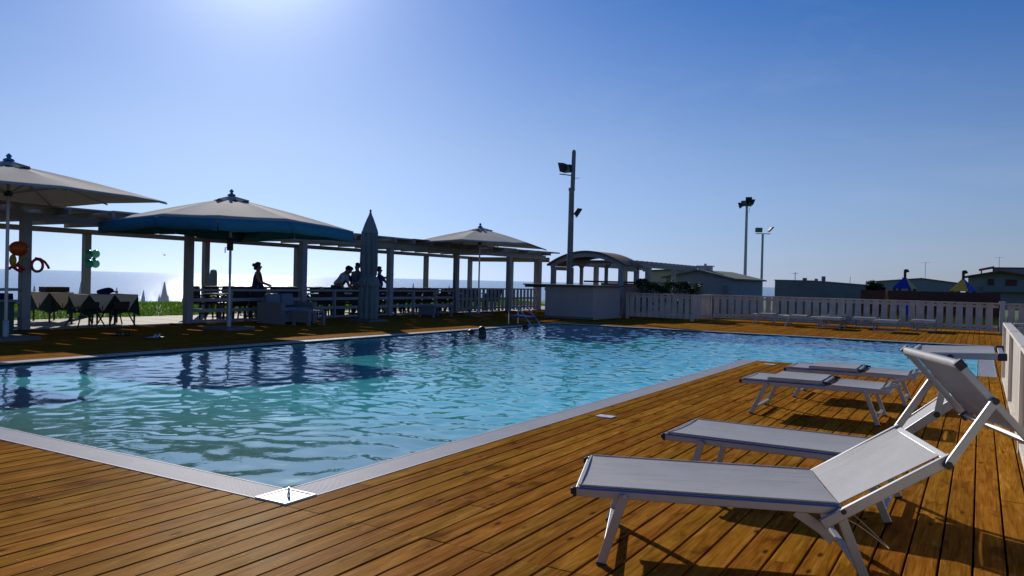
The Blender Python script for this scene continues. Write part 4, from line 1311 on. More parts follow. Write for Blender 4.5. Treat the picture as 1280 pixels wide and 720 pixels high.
def cube_table(loc, sx, sy, h, label):
    e = empty("cube_table", loc, 0, label, "side table", "white woven cube tables")
    m = MB(); m.box(-sx, -sy, h - .06, sx, sy, h); m.build("tabletop", MT['rattan'], e, bevel=.008)
    for a in (-1, 1):
        for b in (-1, 1):
            m = MB(); m.box(a * (sx - .035) - .035, b * (sy - .035) - .035, 0, a * (sx - .035) + .035, b * (sy - .035) + .035, h - .06); m.build("leg", MT['rattan'], e)
    m = MB(); m.box(-sx + .07, -sy + .015, .08, sx - .07, -sy + .04, h - .06); m.build("side_panel", MT['rattan'], e)
    return e
cube_table((-15.35, 15.35, 0), .30, .30, .40, "white woven cube table in front of the lounge sofa")
cube_table((-16.2, 22.2, 0), .33, .55, .40, "white woven low table standing alone by the railing, right of the closed parasol")
# sandals
for (x, y, rz, lb) in ((-13.86, 9.71, .6, "pair of dark sandals on the shaded deck, the right hand pair with a white strap"), (-14.98, 9.7, .2, "dark sandals on the shaded deck, left hand pair")):
    e = empty("sandals", (x, y, 0.002), rz, lb, "sandals", "sandals left on the deck")
    for dy in (0, .22):
        m = MB(); pr_ = [(-.15, -.04), (-.10, -.055), (.05, -.06), (.15, -.04), (.17, 0), (.15, .045), (.05, .06), (-.1, .05), (-.16, .02)]
        m.prism([(a, b + dy) for a, b in pr_], 0, .03, 'z'); m.build("sole", MT['black_metal'], e)
        m = MB(); m.tube([(.03, -.055 + dy, .03), (.05, -.02 + dy, .075), (.05, .02 + dy, .075), (.03, .055 + dy, .03)], .014, 8); m.build("strap", MT['tile'] if lb.startswith("pair") else MT['black_metal'], e)

# balloons tied to the posts
e = empty("octopus_balloons", (-17.22, 9.0, 1.45), 0, "orange and red balloon octopus tied to the first front post", "balloons")
def scr(a, b): # small offsets: a along the beam (y), b up
    return Vector((.0, a, b))
m = MB(); m.ball((.02, -.09, .28), (.12, .19, .155), 20, 14); m.build("head_balloon", MT['balloon_orange'], e, smooth=True)
m = MB(); m.ball((.02, -.20, .03), (.06, .07, .13), 14, 10); m.tube([(.03, .0, .13), (.02, -.04, .05), (.0, -.10, -.05), (.0, -.14, -.10)], .028, 10); m.build("yellow_balloon", MT['balloon_yellow'], e, smooth=True)
m = MB()
m.tube([(.03, -.02, -.20), (.02, -.10, -.17), (.0, -.17, -.12), (.0, -.22, -.11), (.0, -.27, -.15)], .03, 10)
m.tube([(.04, .02, -.15), (.03, -.06, -.10), (.02, -.13, -.04)], .035, 10)
m.tube([(.06, .27 + .115 * math.cos(t), -.06 + .13 * math.sin(t)) for t in [k * math.pi / 10 for k in range(20)]] + [(.06, .385, -.06)], .028, 10)
m.tube([(.07, .22, .09), (.07, .32, .08), (.07, .42, .02), (.07, .48, -.06), (.07, .51, -.12)], .026, 10)
m.build("arm_balloons", MT['balloon_red'], e, smooth=True)
e = empty("flower_balloons", (-21.6, 13.1, 1.64), R(20), "cluster of four teal and mint balloons on the rear post", "balloons")
for (a, b, c) in ((-.12, .13, 'balloon_teal'), (.15, .15, 'balloon_mint'), (-.10, -.14, 'balloon_teal'), (.15, -.13, 'balloon_mint')):
    m = MB(); m.ball((.07, a, b), (.10, .135, .12), 16, 10); m.build("balloon", MT[c], e, smooth=True)
m = MB(); m.ball((.14, 0, 0), .05, 12, 8); m.build("balloon", MT['balloon_teal'], e, smooth=True)

# ================================================================ POOL LADDER
e = empty("pool_ladder", (-12.0, 20.95, 0), 0, "curved steel pool ladder with blue tread at the far end of the pool's left side", "pool ladder")
for y in (-.28, .28):
    m = MB(); pts = [(-.34, y, 0), (-.34, y, .30)] + [(-.12 - .22 * math.cos(t), y, .32 + .22 * math.sin(t)) for t in [k * math.pi / 12 for k in range(0, 9)]] + [(.36, y, .10), (.62, y, -.20), (.62, y, -.8)]
    m.tube(pts, .022, 10); m.build("handrail", MT['steel'], e, smooth=True)
    m = MB(); m.lathe([(.05, 0), (.05, .02), (.025, .03)], 14, (-.34, y, 0)); m.build("floor_flange", MT['steel'], e, smooth=True)
for z in (-.3, -.6):
    m = MB(); m.box(.58, -.26, z, .68, .26, z + .03); m.build("step", MT['steel'], e)
m = MB(); m.bar((-.33, 0, .245), (.34, 0, .225), .50, .045, (0, 1, 0)); m.build("blue_tread", MT['tread'], e, bevel=.01)

# ================================================================ KIOSK, ARCHED SHELTER, SECOND PERGOLA
e = empty("kiosk", (-12.5, 26.2, 0), 0, "low pale boarded kiosk with thin overhanging flat roof behind the pool ladder", "kiosk")
m = MB(); m.box(-.95, -1.15, .02, .95, 1.2, 1.17); m.build("wall", MT['kiosk'], e, bevel=.01)
m = MB(); m.box(-.97, -1.165, 1.0, .965, -1.151, 1.10); m.build("wall_trim", MT['kiosk'], e)
for x_ in (-.32, .32):
    m = MB(); m.box(x_ - .02, -1.16, .04, x_ + .02, -1.151, .99); m.build("joint_strip", MT['kiosk'], e)
m = MB(); m.box(-.97, -1.17, .02, .965, -1.151, .10); m.build("base_board", MT['conc'], e)
m = MB(); m.v = []; m.box(-1.75, -1.35, 1.175, 1.12, 1.35, 1.225); rf = m.build("roof", MT['felt'], e)
m = MB(); m.box(-1.70, -1.32, 1.10, -1.62, 1.3, 1.174); m.build("roof_batten", MT['dark_wood'], rf)
e = empty("bar_counter", (-12.2, 31.0, 0), 0, "second low flat roofed bar behind the kiosk, green grey roof edge", "kiosk")
m = MB(); m.box(-1.3, -1.0, .0, .95, 1.0, 1.32); m.build("wall", MT['kiosk'], e)
m = MB(); m.box(-1.9, -1.4, 1.33, 1.25, 1.3, 1.40); m.build("roof", MT['felt'], e)

e = empty("arched_shelter", (-13.7, 30.0, 0), 0, "white shelter with barrel arched brown roof on square posts", "shelter")
def arch(x, top=2.58, side=2.10, half=1.62): 
    return side + (top - side) * (1 - (x / half) ** 2)
m = MB(); n = 20; top_p = []; bot_p = []
for k in range(n + 1):
    x = -1.75 + 3.5 * k / n; top_p.append((x, arch(x) + .02)); bot_p.append((x, arch(x) - .05))
m.prism(top_p + bot_p[::-1], -1.15, .75, 'y'); m.build("roof", MT['perg_roof'], e, smooth=True)
for yy in (-1.0, .62):
    m = MB(); tp = []; bt = []
    for k in range(n + 1):
        x = -1.62 + 3.24 * k / n; tp.append((x, arch(x) - .055)); bt.append((x, arch(x) - .23))
    m.prism(tp + bt[::-1], yy - .05, yy + .05, 'y'); m.build("arch_beam", MT['perg'], e)
for yy in (-1.0, .62):
    for xx in (-1.5, 1.5):
        m = MB(); m.box(xx - .09, yy - .09, 0, xx + .09, yy + .09, arch(xx) - .235); m.build("post", MT['perg'], e, bevel=.005)
for xx in (-1.5, 1.5):
    m = MB(); m.box(xx - .05, -.95, 1.80, xx + .05, .55, 1.95); m.build("side_beam", MT['perg'], e)
for xx in (-1.0, .15):
    m = MB(); m.box(xx - .06, .56, 0, xx + .06, .68, arch(xx) - .235); m.build("post", MT['perg'], e)
    for s_ in (-1, 1):
        m = MB(); m.bar((xx + s_ * .06, .62, 1.95), (xx + s_ * .24, .62, 2.2), .05, .06, (0, 1, 0)); m.build("brace", MT['perg'], e)

e = empty("rear_pergola", (-12.2, 30.3, 0), 0, "white pergola running away behind the hedge with short rafters on top", "pergola")
for yy in (1.6, 4.9, 8.0):
    for xx in (0, -2.4):
        m = MB(); m.box(xx - .09, yy - .09, -.65, xx + .09, yy + .09, 2.0); m.build("post", MT['perg'], e)
        if xx == 0:
            for s_ in (-1, 1):
                m = MB(); m.bar((xx, yy + s_ * .08, 1.72), (xx, yy + s_ * .36, 2.0), .06, .06, (1, 0, 0)); m.build("brace", MT['perg'], e)
for xx in (0, -2.4):
    m = MB(); m.box(xx - .05, -.9, 2.0, xx + .05, 8.3, 2.14); m.build("beam", MT['perg'], e)
y = -.4
while y < 8.2:
    m = MB(); m.box(-2.8, y - .035, 2.14, .35, y + .035, 2.25); m.build("rafter", MT['perg'], e); y += .55

# hedge
def leaf_mesh(n, fn, size, seed=0):
    rr = random.Random(seed); m = MB()
    for k in range(n):
        c = Vector(fn(rr)); a = Vector((rr.gauss(0, 1), rr.gauss(0, 1), rr.gauss(0, 1))).normalized(); b = a.orthogonal().normalized()
        b.rotate(Quaternion(a, rr.uniform(0, 6.28))); s = size * rr.uniform(.6, 1.3); w_ = a.cross(b) * s * .5
        i = len(m.v); m.v += [tuple(c - b * s), tuple(c + w_), tuple(c + b * s), tuple(c - w_)]; m.f.append((i, i + 1, i + 2, i + 3))
    return m
def hedge_pt(rr):
    x = rr.uniform(-1.25, 1.2); t = rr.random() ** .4
    h = 1.30 + .12 * math.sin(x * 5) + .08 * math.sin(x * 11 + 1)
    z = .2 + (h - .2) * t if rr.random() < .6 else h - rr.random() * .12
    return (x, rr.uniform(-.35, .35), z)
e = empty("hedge", (-10.15, 28.75, -.3), 0, "dark green hedge behind the short fence beside the kiosk", "hedge")
m = leaf_mesh(5200, lambda r: (lambda p: (p[0], p[1], p[2] + .34))(hedge_pt(r)), .045, 3); m.build("foliage", MT['leaf'], e, fix=False)
m = MB(); rr = random.Random(1)
for k in range(9):
    x = -1.1 + .27 * k; m.tube([(x, 0, -.3), (x + rr.uniform(-.05, .05), .05, .5), (x + rr.uniform(-.1, .1), 0, 1.2)], [.025, .018, .008], 6)
m.build("stem", MT['dark_wood'], e)

# ================================================================ LIGHT POLES
def flood(m_h, m_g, c, yaw, pitch, s=.34):
    pass
def floodlight(parent, c, yaw, pitch, w=.38, h=.30, d=.16):
    q = Quaternion((0, 0, 1), yaw) @ Quaternion((0, 1, 0), pitch)
    m = MB(); m.prism([(-d, -h * .3), (-d, h * .3), (0, h / 2), (.03, h / 2), (.03, -h / 2), (0, -h / 2)], -w / 2, w / 2, 'y')
    m.v = [tuple(q @ Vector(v) + Vector(c)) for v in m.v]
    o = m.build("floodlight", MT['black_metal'], parent, bevel=.006)
    m = MB(); m.box(.031, -w / 2 + .02, -h / 2 + .02, .036, w / 2 - .02, h / 2 - .02); m.v = [tuple(q @ Vector(v) + Vector(c)) for v in m.v]
    m.build("lens", MT['glass'], o)
    return o
e = empty("light_pole", (-14.06, 28.2, .117), 0, "tall weathered pole with floodlights, rising from behind the low kiosk", "light pole", "floodlight poles")
e.scale = (.91, .91, .91)
m = MB(); m.tube([(0, 0, -.3), (0, 0, 3.4), (0, 0, 5.4)], [.145, .125, .115], 14); m.lathe([(.14, 5.3), (.14, 5.42)], 14); m.tube([(.03, .02, 5.3), (.05, .03, 7.0), (.05, .03, 7.08)], [.10, .09, .05], 12)
m.build("pole", MT['pole'], e, smooth=True)
rgt = Vector((.86, .51, 0))
yaw_r = math.atan2(.51, .86)
floodlight(e, tuple(rgt * -.48 + Vector((0, 0, 6.30))), yaw_r + math.pi - .5, .25, .40, .40, .22)
floodlight(e, tuple(rgt * -.22 + Vector((0, 0, 6.26))), yaw_r + math.pi + .9, .25, .34, .36, .2)
m = MB(); m.bar(rgt * -.55 + Vector((0, 0, 6.02)), rgt * .04 + Vector((0, 0, 5.96)), .04, .04); m.bar(rgt * .0 + Vector((0, 0, 5.85)), rgt * .32 + Vector((0, 0, 5.86)), .02, .02)
m.bar(rgt * .05 + Vector((0, 0, 4.30)), rgt * .30 + Vector((0, 0, 4.28)), .04, .04); m.build("bracket", MT['black_metal'], e)
floodlight(e, tuple(rgt * .34 + Vector((0, 0, 4.34))), yaw_r, .55, .34, .42, .18)

e = empty("light_pole", (-12.3, 48.4, 0), 0, "slim steel pole topped by a dark cluster of floodlights, beyond the far fence", "light pole", "floodlight poles")
m = MB(); m.tube([(0, 0, -.65), (0, 0, 6.2)], [.11, .075], 12); m.build("pole", MT['galv'], e, smooth=True)
m = MB(); m.bar(rgt * -.45 + Vector((0, 0, 6.14)), rgt * .40 + Vector((0, 0, 6.42)), .06, .06); m.tube([(rgt * .0 + Vector((0, 0, 5.9))), rgt * .14 + Vector((0, 0, 5.8)), rgt * .18 + Vector((0, 0, 6.1))], .012, 6); m.build("crossbar", MT['black_metal'], e)
for (a, z, yw, pt) in ((-.46, 6.20, math.pi - .3, .3), (-.16, 6.34, math.pi + .8, .3), (.12, 6.55, 1.2, .35), (.40, 6.42, -.2, .35), (.2, 6.33, -.9, .4)):
    floodlight(e, tuple(rgt * a + Vector((0, 0, z))), yaw_r + yw, pt, .36, .34, .2)
e = empty("light_pole", (-13.65, 58.4, 0), 0, "shorter slim steel pole with two spread floodlights on a crossbar", "light pole", "floodlight poles")
m = MB(); m.tube([(0, 0, -.65), (0, 0, 5.15)], [.10, .08], 12); m.build("pole", MT['galv'], e, smooth=True)
m = MB(); m.bar(rgt * -.50 + Vector((0, 0, 5.16)), rgt * .55 + Vector((0, 0, 5.16)), .06, .05); m.build("crossbar", MT['black_metal'], e)
floodlight(e, tuple(rgt * -.28 + Vector((0, 0, 5.42))), yaw_r - math.pi / 2, .2, .5, .34, .14)
floodlight(e, tuple(rgt * .58 + Vector((0, 0, 5.48))), yaw_r, .75, .40, .50, .08)

# ================================================================ BUILDINGS BEHIND
def gable(label, base, w, d, eave, ridge, mat_w, mat_r, x_ridge=.5, zb=-.65, over=.2, name="building", cat="building", eave2=None):
    """gable end facing -y; base = left front corner"""
    e = empty(name, (base[0], base[1], zb), 0, label, cat)
    eL = eave - zb; eR = (eave2 if eave2 is not None else eave) - zb; rz_ = ridge - zb; xr_ = w * x_ridge
    m = MB(); m.prism([(0, 0), (w, 0), (w, eR - .06), (xr_, rz_ - .06), (0, eL - .06)], 0, d, 'y'); m.build("wall", mat_w, e)
    m = MB(); sl = (rz_ - eL) / xr_; sr = (rz_ - eR) / (w - xr_)
    m.prism([(-over, eL - sl * over - .055), (xr_, rz_ - .055), (w + over, eR - sr * over - .055), (w + over, eR - sr * over + .02), (xr_, rz_ + .03), (-over, eL - sl * over + .02)], -over, d + over, 'y')
    m.build("roof", mat_r, e)
    return e
def opening(e, x0, z0, x1, z1, mat, frame=None, y=-.02, name="window"):
    m = MB(); m.box(x0, y - .03, z0, x1, y + .01, z1); o = m.build(name, mat, e)
    if frame:
        m = MB(); t = .06
        m.box(x0 - t, y - .045, z0 - t, x0, y + .01, z1 + t); m.box(x1, y - .045, z0 - t, x1 + t, y + .01, z1 + t); m.box(x0, y - .045, z0 - t, x1, y + .01, z0); m.box(x0, y - .045, z1, x1, y + .01, z1 + t)
        m.build("frame", frame, o)
    return o
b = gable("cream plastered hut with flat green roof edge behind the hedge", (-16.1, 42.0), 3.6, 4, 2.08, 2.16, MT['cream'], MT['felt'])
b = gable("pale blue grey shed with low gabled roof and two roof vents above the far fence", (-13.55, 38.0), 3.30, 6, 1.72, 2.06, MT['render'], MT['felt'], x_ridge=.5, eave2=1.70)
opening(b, .9, .65, 1.75, 2.05, MT['render_dark'], MT['render'], name="door")
opening(b, 2.85, .9, 3.05, 2.0, MT['render_dark'], name="window")
m = MB(); m.box(1.95, -.035, .4, 2.65, .012, 1.9); m.build("door", MT['render'], b)
m = MB(); m.box(1.3, 1.0, 2.66, 1.9, 1.5, 2.92); m.box(1.22, .95, 2.92, 1.98, 1.55, 2.96); m.tube([(1.6, 1.2, 2.9), (1.6, 1.2, 3.06)], .07, 8); m.build("roof_vent", MT['galv'], b)
m = MB(); m.box(.55, 1.4, 2.5, 1.0, 1.8, 2.85); m.build("roof_vent", MT['galv'], b)

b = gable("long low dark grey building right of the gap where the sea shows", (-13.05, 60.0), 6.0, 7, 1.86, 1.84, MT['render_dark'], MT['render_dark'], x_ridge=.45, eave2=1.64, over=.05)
for (x, h_, w_) in ((1.9, .20, .16), (2.7, .16, .12), (3.2, .34, .14)):
    m = MB(); m.tube([(x, 1.0, 2.4), (x, 1.0, 2.5 + h_)], w_, 8); m.build("chimney", MT['render_dark'], b)
def antenna(parent, x, y, z0, z1, s=.3):
    m = MB(); m.tube([(x, y, z0), (x, y, z1)], .03, 6); m.bar((x - s, y, z1 - .1), (x + s, y, z1 - .05), .02, .02)
    for k in range(5): m.bar((x - s + k * s / 2, y - .15, z1 - .08), (x - s + k * s / 2, y + .15, z1 - .08), .015, .015)
    m.build("antenna", MT['galv'], parent)
antenna(b, 1.3, .6, 2.4, 3.1, .18)
m = MB(); m.tube([(5.0, 1, 2.3), (5.0, 1, 2.85)], .02, 6); m.build("antenna", MT['galv'], b)
K = 1.5
def far_(x, z): return x * K, 1.3 + (z - 1.3) * K
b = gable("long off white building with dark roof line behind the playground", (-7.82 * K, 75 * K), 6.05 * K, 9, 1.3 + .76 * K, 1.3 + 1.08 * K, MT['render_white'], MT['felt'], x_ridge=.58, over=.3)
antenna(b, 3.66 * K, 3, 3.2, 5.7, .55)
antenna(b, 1.9 * K, 3, 3.0, 3.7, .35)
# house
K = 1.8
hx, hy = -.81 * K, 62 * K; zb = -.65
z_ = lambda z: 1.3 + (z - 1.3) * K
b = empty("house", (hx, hy, zb), 0, "pale house with red tiled roof and dark shutters at the far right edge", "house")
Wd = 5.2 * K
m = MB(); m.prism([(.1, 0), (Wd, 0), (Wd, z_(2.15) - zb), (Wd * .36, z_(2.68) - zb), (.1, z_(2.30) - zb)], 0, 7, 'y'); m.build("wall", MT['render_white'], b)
m = MB(); m.prism([(-.3, z_(2.30) - zb - .02), (Wd * .36, z_(2.68) - zb + .02), (Wd + .3, z_(2.12) - zb), (Wd + .3, z_(2.12) - zb + .16), (Wd * .36, z_(2.68) - zb + .18), (-.3, z_(2.30) - zb + .12)], -1.6, 7.4, 'y'); m.build("roof", MT['roof_tile'], b)
m = MB(); x0 = 1.0 * K; x1 = 5.0 * K
m.prism([(x0 + .9, z_(2.3) - zb), (x1, z_(2.3) - zb), (x1, z_(2.97) - zb), (x0 + .9, z_(3.02) - zb)], 3, 8, 'y'); m.build("upper_storey", MT['render_white'], b)
m = MB(); m.prism([(x0 - .6, z_(2.83) - zb), (x0 + 1.0, z_(3.03) - zb), (x0 + 1.0, z_(3.03) - zb + .15), (x0 - .6, z_(2.83) - zb + .14)], 2.0, 8.2, 'y'); m.build("upper_roof", MT['roof_tile'], b)
m = MB(); m.box(x0 + 1.0, 2.8, z_(2.99) - zb, x1 + .3, 8.2, z_(3.05) - zb); m.build("flat_roof", MT['felt'], b)
m = MB(); m.box(x0 - .4, 2.4, z_(2.5) - zb, x0 - .25, 2.55, z_(2.84) - zb); m.build("terrace_post", MT['render_white'], b)
opening(b, (.03 + .81 + .35) * K, z_(1.80) - zb, (.41 + .81 + .35) * K, z_(2.22) - zb, MT['shutter'], MT['render'])
opening(b, (1.4 + .81) * K, z_(1.78) - zb, (2.04 + .81) * K, z_(2.20) - zb, MT['shutter'], MT['render'])
m = MB(); m.box(.6 * K + .6, -1.5, z_(1.62) - zb, Wd, -.02, z_(1.70) - zb); m.box(.6 * K + .6, -1.5, z_(1.36) - zb, Wd, -1.42, z_(1.44) - zb); m.box(.6 * K + .6, -1.5, z_(1.44) - zb, Wd, -1.46, z_(1.62) - zb); m.build("veranda", MT['render_dark'], b)
antenna(b, 1.86 * K, 4, z_(2.9) - zb, z_(3.78) - zb, .5)

# dark red boundary and playground
m = MB(); m.box(0, 0, 0, 6.0, .12, 1.93)
x = 0.0
while x < 6.0:
    m.box(x, -.02, 0, x + .02, 0, 1.93); x += .16
tag(m.build("board_wall", MT['redwood'], loc=(-5.2, 43.3, -.65)), "dark red boarded wall running behind the playground towers", "wall")
def tower(label, loc, s, zr0, zr1, ca, cb, rz):
    e = empty("play_tower", loc, rz, label, "play tower", "playground towers beyond the fence")
    z0 = zr0 - loc[2]; z1 = zr1 - loc[2]
    for (i, (a, b_)) in enumerate((((-s, -s), (s, -s)), ((s, -s), (s, s)), ((s, s), (-s, s)), ((-s, s), (-s, -s)))):
        m = MB(); m.v = [(a[0], a[1], z0), (b_[0], b_[1], z0), (0, 0, z1), (a[0] * .9, a[1] * .9, z0), (b_[0] * .9, b_[1] * .9, z0), (0, 0, z1 - .08)]
        m.f = [(0, 1, 2), (3, 5, 4), (0, 3, 4, 1), (1, 4, 5, 2), (2, 5, 3, 0)]
        m.build("roof_panel", (ca, cb)[i % 2], e)
    for sx in (-1, 1):
        for sy in (-1, 1):
            m = MB(); m.box(sx * s * .8 - .05, sy * s * .8 - .05, 0, sx * s * .8 + .05, sy * s * .8 + .05, z0 + .05); m.build("post", MT['dark_wood'], e)
    m = MB(); m.box(-s * .85, -s * .85, .95, s * .85, s * .85, 1.03); m.build("platform", MT['dark_wood'], e)
    m = MB(); m.box(-s * .84, -s * .88, 1.05, s * .1, -s * .84, 1.5); m.build("side_board", ca, e)
    m = MB(); m.box(s * .15, -s * .88, 1.05, s * .84, -s * .84, 1.5); m.build("side_board", cb, e)
    m = MB(); m.tube([(0, 0, z1 - .1), (0, 0, z1 + .32)], .07, 8); m.prism([(-.02, z1 + .15), (.22, z1 + .22), (.14, z1 + .35), (-.02, z1 + .36)], -.02, .02, 'y'); m.build("roof_ornament", MT['dark_wood'], e)
    return e
tower("left playground tower with blue and yellow pyramid roof", (-3.42, 46, -.65), .47, 1.40, 2.06, MT['blue'], MT['yellow'], R(-15))
tower("right playground tower whose roof shows yellow side in front", (-.74, 44, -.65), .45, 1.33, 1.99, MT['yellow'], MT['blue'], R(-24))
e = empty("swing_frame", (-3.9, 42, -.65), 0, "thin orange A shaped swing frame behind the far fence", "swing")
m = MB(); m.bar((0, 0, 1.95), (-.22, 0, 0), .05, .05); m.build("leg", MT['orange'], e)
m = MB(); m.bar((0, 0, 1.95), (.22, .3, 0), .05, .05); m.build("leg", MT['orange'], e)
m = MB(); m.bar((-.05, 0, 1.9), (-.05, 3.0, 1.9), .05, .05); m.build("crossbar", MT['orange'], e)
# blue slide board glimpsed through the slats
m = MB(); m.bar((0, 0, 1.5), (.5, -1.5, .1), .40, .05, (1, 0, 0)); m.bar((0, .1, 0), (0, .1, 1.5), .06, .06); m.bar((.35, .1, 0), (.35, .1, 1.5), .06, .06)
tag(m.build("slide", MT['blue'], loc=(-2.75, 36, -.65)), "blue plastic slide glimpsed between the fence slats", "slide")

# bushes / trees
def bush(label, loc, rx, ry, h, leafm, n, size, seed, zlow=.3, cat="tree", name="round_tree"):
    e = empty(name, loc, 0, label, cat)
    rr = random.Random(seed)
    lobes = [(rr.uniform(-.6, .6) * rx, rr.uniform(-.6, .6) * ry, h * rr.uniform(.5, .80), rr.uniform(.35, .55) * rx) for _ in range(9)]
    def fn(r):
        l = r.choice(lobes); d = Vector((r.gauss(0, 1), r.gauss(0, 1), r.gauss(0, 1))).normalized() * l[3] * r.random() ** .35
        return (l[0] + d.x, l[1] + d.y, max(zlow, min(h * 1.02, l[2] + d.z * .8)))
    m = leaf_mesh(n, fn, size, seed); m.build("crown", leafm, e, fix=False)
    m = MB(); m.tube([(0, 0, 0), (.03, 0, h * .4), (-.02, .02, h * .65)], [.09, .07, .03], 8)
    for k in range(5):
        l = lobes[k]; m.tube([(.02, 0, h * .35), (l[0] * .6, l[1] * .6, h * .5), (l[0], l[1], l[2])], [.045, .03, .012], 6)
    m.build("trunk", MT['dark_wood'], e)
    return e
bush("dark rounded tree left of the long off white building", (-6.5, 62, -.65), .85, .8, 2.95, MT['leaf'], 3600, .07, 3)
bush("pale leafy shrub showing over the dark grey building, left one", (-9.6, 66.5, -.65), .55, .5, 2.55, MT['leaf2'], 380, .075, 5, cat="shrub", name="shrub")
bush("pale leafy shrub showing over the dark grey building, next to the dark tree", (-8.35, 66.5, -.65), .6, .5, 2.62, MT['leaf2'], 420, .075, 8, cat="shrub", name="shrub")

# bird
m = MB(); m.tube([(-.16, 0, 0), (0, 0, .02), (.14, 0, .0)], [.01, .05, .01], 6); m.v += [(-.03, 0, .02), (.06, 0, .02), (-.02, .34, .13), (-.03, -.34, .16)]
n = len(m.v); m.f += [(n - 4, n - 3, n - 2), (n - 4, n - 3, n - 1)]
_b = (m.build("bird", MT['black_metal'], loc=(-30, 21.5, 2.05), fix=False)) ; _b.scale = (.55, .55, .55); tag(_b, "small dark bird flying low over the sea left of the large parasol", "bird")

# ================================================================ PEOPLE
def skin_mesh(verts, edges, radii, root=0, sub=2):
    me = bpy.data.meshes.new("tmp"); me.from_pydata(verts, edges, [])
    o = bpy.data.objects.new("tmp", me); col.objects.link(o)
    o.modifiers.new("s", 'SKIN')
    for i, r in enumerate(radii):
        r = r if isinstance(r, tuple) else (r, r)
        me.skin_vertices[0].data[i].radius = r
        me.skin_vertices[0].data[i].use_root = (i == root)
    sd = o.modifiers.new("d", 'SUBSURF'); sd.levels = sub; sd.render_levels = sub
    dg = bpy.context.evaluated_depsgraph_get(); dg.update()
    out = bpy.data.meshes.new_from_object(o.evaluated_get(dg))
    bpy.data.objects.remove(o)
    return out
def link_mesh(name, me, mat, parent):
    me.materials.clear(); me.materials.append(mat); me.name = name
    me.polygons.foreach_set("use_smooth", [True] * len(me.polygons))
    o = bpy.data.objects.new(name, me); col.objects.link(o); o.parent = parent
    return o
def person(label, loc, rz, J, top=None, bottom=None, dress=None, hair='short', legs=True):
    """J: joints in local coords, x forward, y left"""
    e = empty("person", loc, rz, label, "person")
    names = ['pelvis', 'waist', 'chest', 'neck', 'head0', 'head1', 'shL', 'elL', 'wrL', 'haL', 'shR', 'elR', 'wrR', 'haR']
    rad = dict(pelvis=(.15, .12), waist=(.125, .10), chest=(.15, .11), neck=.055, head0=.082, head1=.095, shL=.065, elL=.043, wrL=.029, haL=.036, shR=.065, elR=.043, wrR=.029, haR=.036,
               hipL=.095, knL=.065, anL=.042, toL=.038, hipR=.095, knR=.065, anR=.042, toR=.038)
    ed = [('pelvis', 'waist'), ('waist', 'chest'), ('chest', 'neck'), ('neck', 'head0'), ('head0', 'head1'), ('chest', 'shL'), ('shL', 'elL'), ('elL', 'wrL'), ('wrL', 'haL'), ('chest', 'shR'), ('shR', 'elR'), ('elR', 'wrR'), ('wrR', 'haR')]
    if legs:
        names += ['hipL', 'knL', 'anL', 'toL', 'hipR', 'knR', 'anR', 'toR']
        ed += [('pelvis', 'hipL'), ('hipL', 'knL'), ('knL', 'anL'), ('anL', 'toL'), ('pelvis', 'hipR'), ('hipR', 'knR'), ('knR', 'anR'), ('anR', 'toR')]
    ix = {n: i for i, n in enumerate(names)}
    body = skin_mesh([J[n] for n in names], [(ix[a], ix[b]) for a, b in ed], [rad[n] for n in names])
    link_mesh("body", body, MT['skin'], e)
    def cloth(nm, keys, es, rr, mat):
        i2 = {n: i for i, n in enumerate(keys)}
        me = skin_mesh([J[n] if isinstance(n, str) and n in J else n for n in keys], [(i2[a], i2[b]) for a, b in es], rr)
        return link_mesh(nm, me, mat, e)
    g = 1.16
    if top:
        slL = tuple(Vector(J['shL']).lerp(Vector(J['elL']), .75)); slR = tuple(Vector(J['shR']).lerp(Vector(J['elR']), .75))
        J['slL'] = slL; J['slR'] = slR
        cloth("shirt", ['pelvis', 'waist', 'chest', 'shL', 'slL', 'shR', 'slR'], [('pelvis', 'waist'), ('waist', 'chest'), ('chest', 'shL'), ('shL', 'slL'), ('chest', 'shR'), ('shR', 'slR')],
              [(.17, .14), (.155, .125), (.175, .13), .08, .062, .08, .062], MT[top])
    if bottom and legs:
        cloth("trousers", ['pelvis', 'hipL', 'knL', 'anL', 'hipR', 'knR', 'anR'], [('pelvis', 'hipL'), ('hipL', 'knL'), ('knL', 'anL'), ('pelvis', 'hipR'), ('hipR', 'knR'), ('knR', 'anR')],
              [(.16, .13), .112, .084, .066, .112, .084, .066], MT[bottom])
    if dress:
        p = Vector(J['pelvis']); J['hem'] = (p.x, p.y, .38); J['mid'] = (p.x, p.y, (p.z + .38) / 2)
        cloth("dress", ['hem', 'mid', 'pelvis', 'waist', 'chest', 'shL', 'shR'], [('hem', 'mid'), ('mid', 'pelvis'), ('pelvis', 'waist'), ('waist', 'chest'), ('chest', 'shL'), ('chest', 'shR')],
              [(.22, .21), (.215, .20), (.195, .17), (.16, .13), (.175, .13), .078, .078], MT[dress])
    h0, h1 = Vector(J['head0']), Vector(J['head1']); upd = (h1 - h0).normalized(); f = Vector(J.get('face', (1, 0, 0))).normalized(); f = (f - upd * f.dot(upd)).normalized()
    q = Matrix((f, upd.cross(f), upd)).transposed().to_quaternion()
    hc = h1 - f * .018 + upd * .015
    m = MB(); m.ball(hc, (.108, .098, .108), 16, 12, q)
    cut = []
    for v in m.v:                       # hairline: pull the front lower half inside the head
        d = Vector(v) - hc; fx = d.dot(f); uz = d.dot(upd)
        if fx > .02 and uz < .05: d *= .72
        cut.append(tuple(hc + d))
    m.v = cut
    if hair == 'bun': m.ball(hc - f * .115 + upd * .02, .052, 12, 8); m.ball(hc - f * .08 - upd * .07, (.05, .06, .06), 10, 8, q)
    if hair == 'long': m.ball(hc - f * .06 - upd * .09, (.07, .09, .12), 12, 8, q)
    m.build("hair", MT['hair'], e, smooth=True)
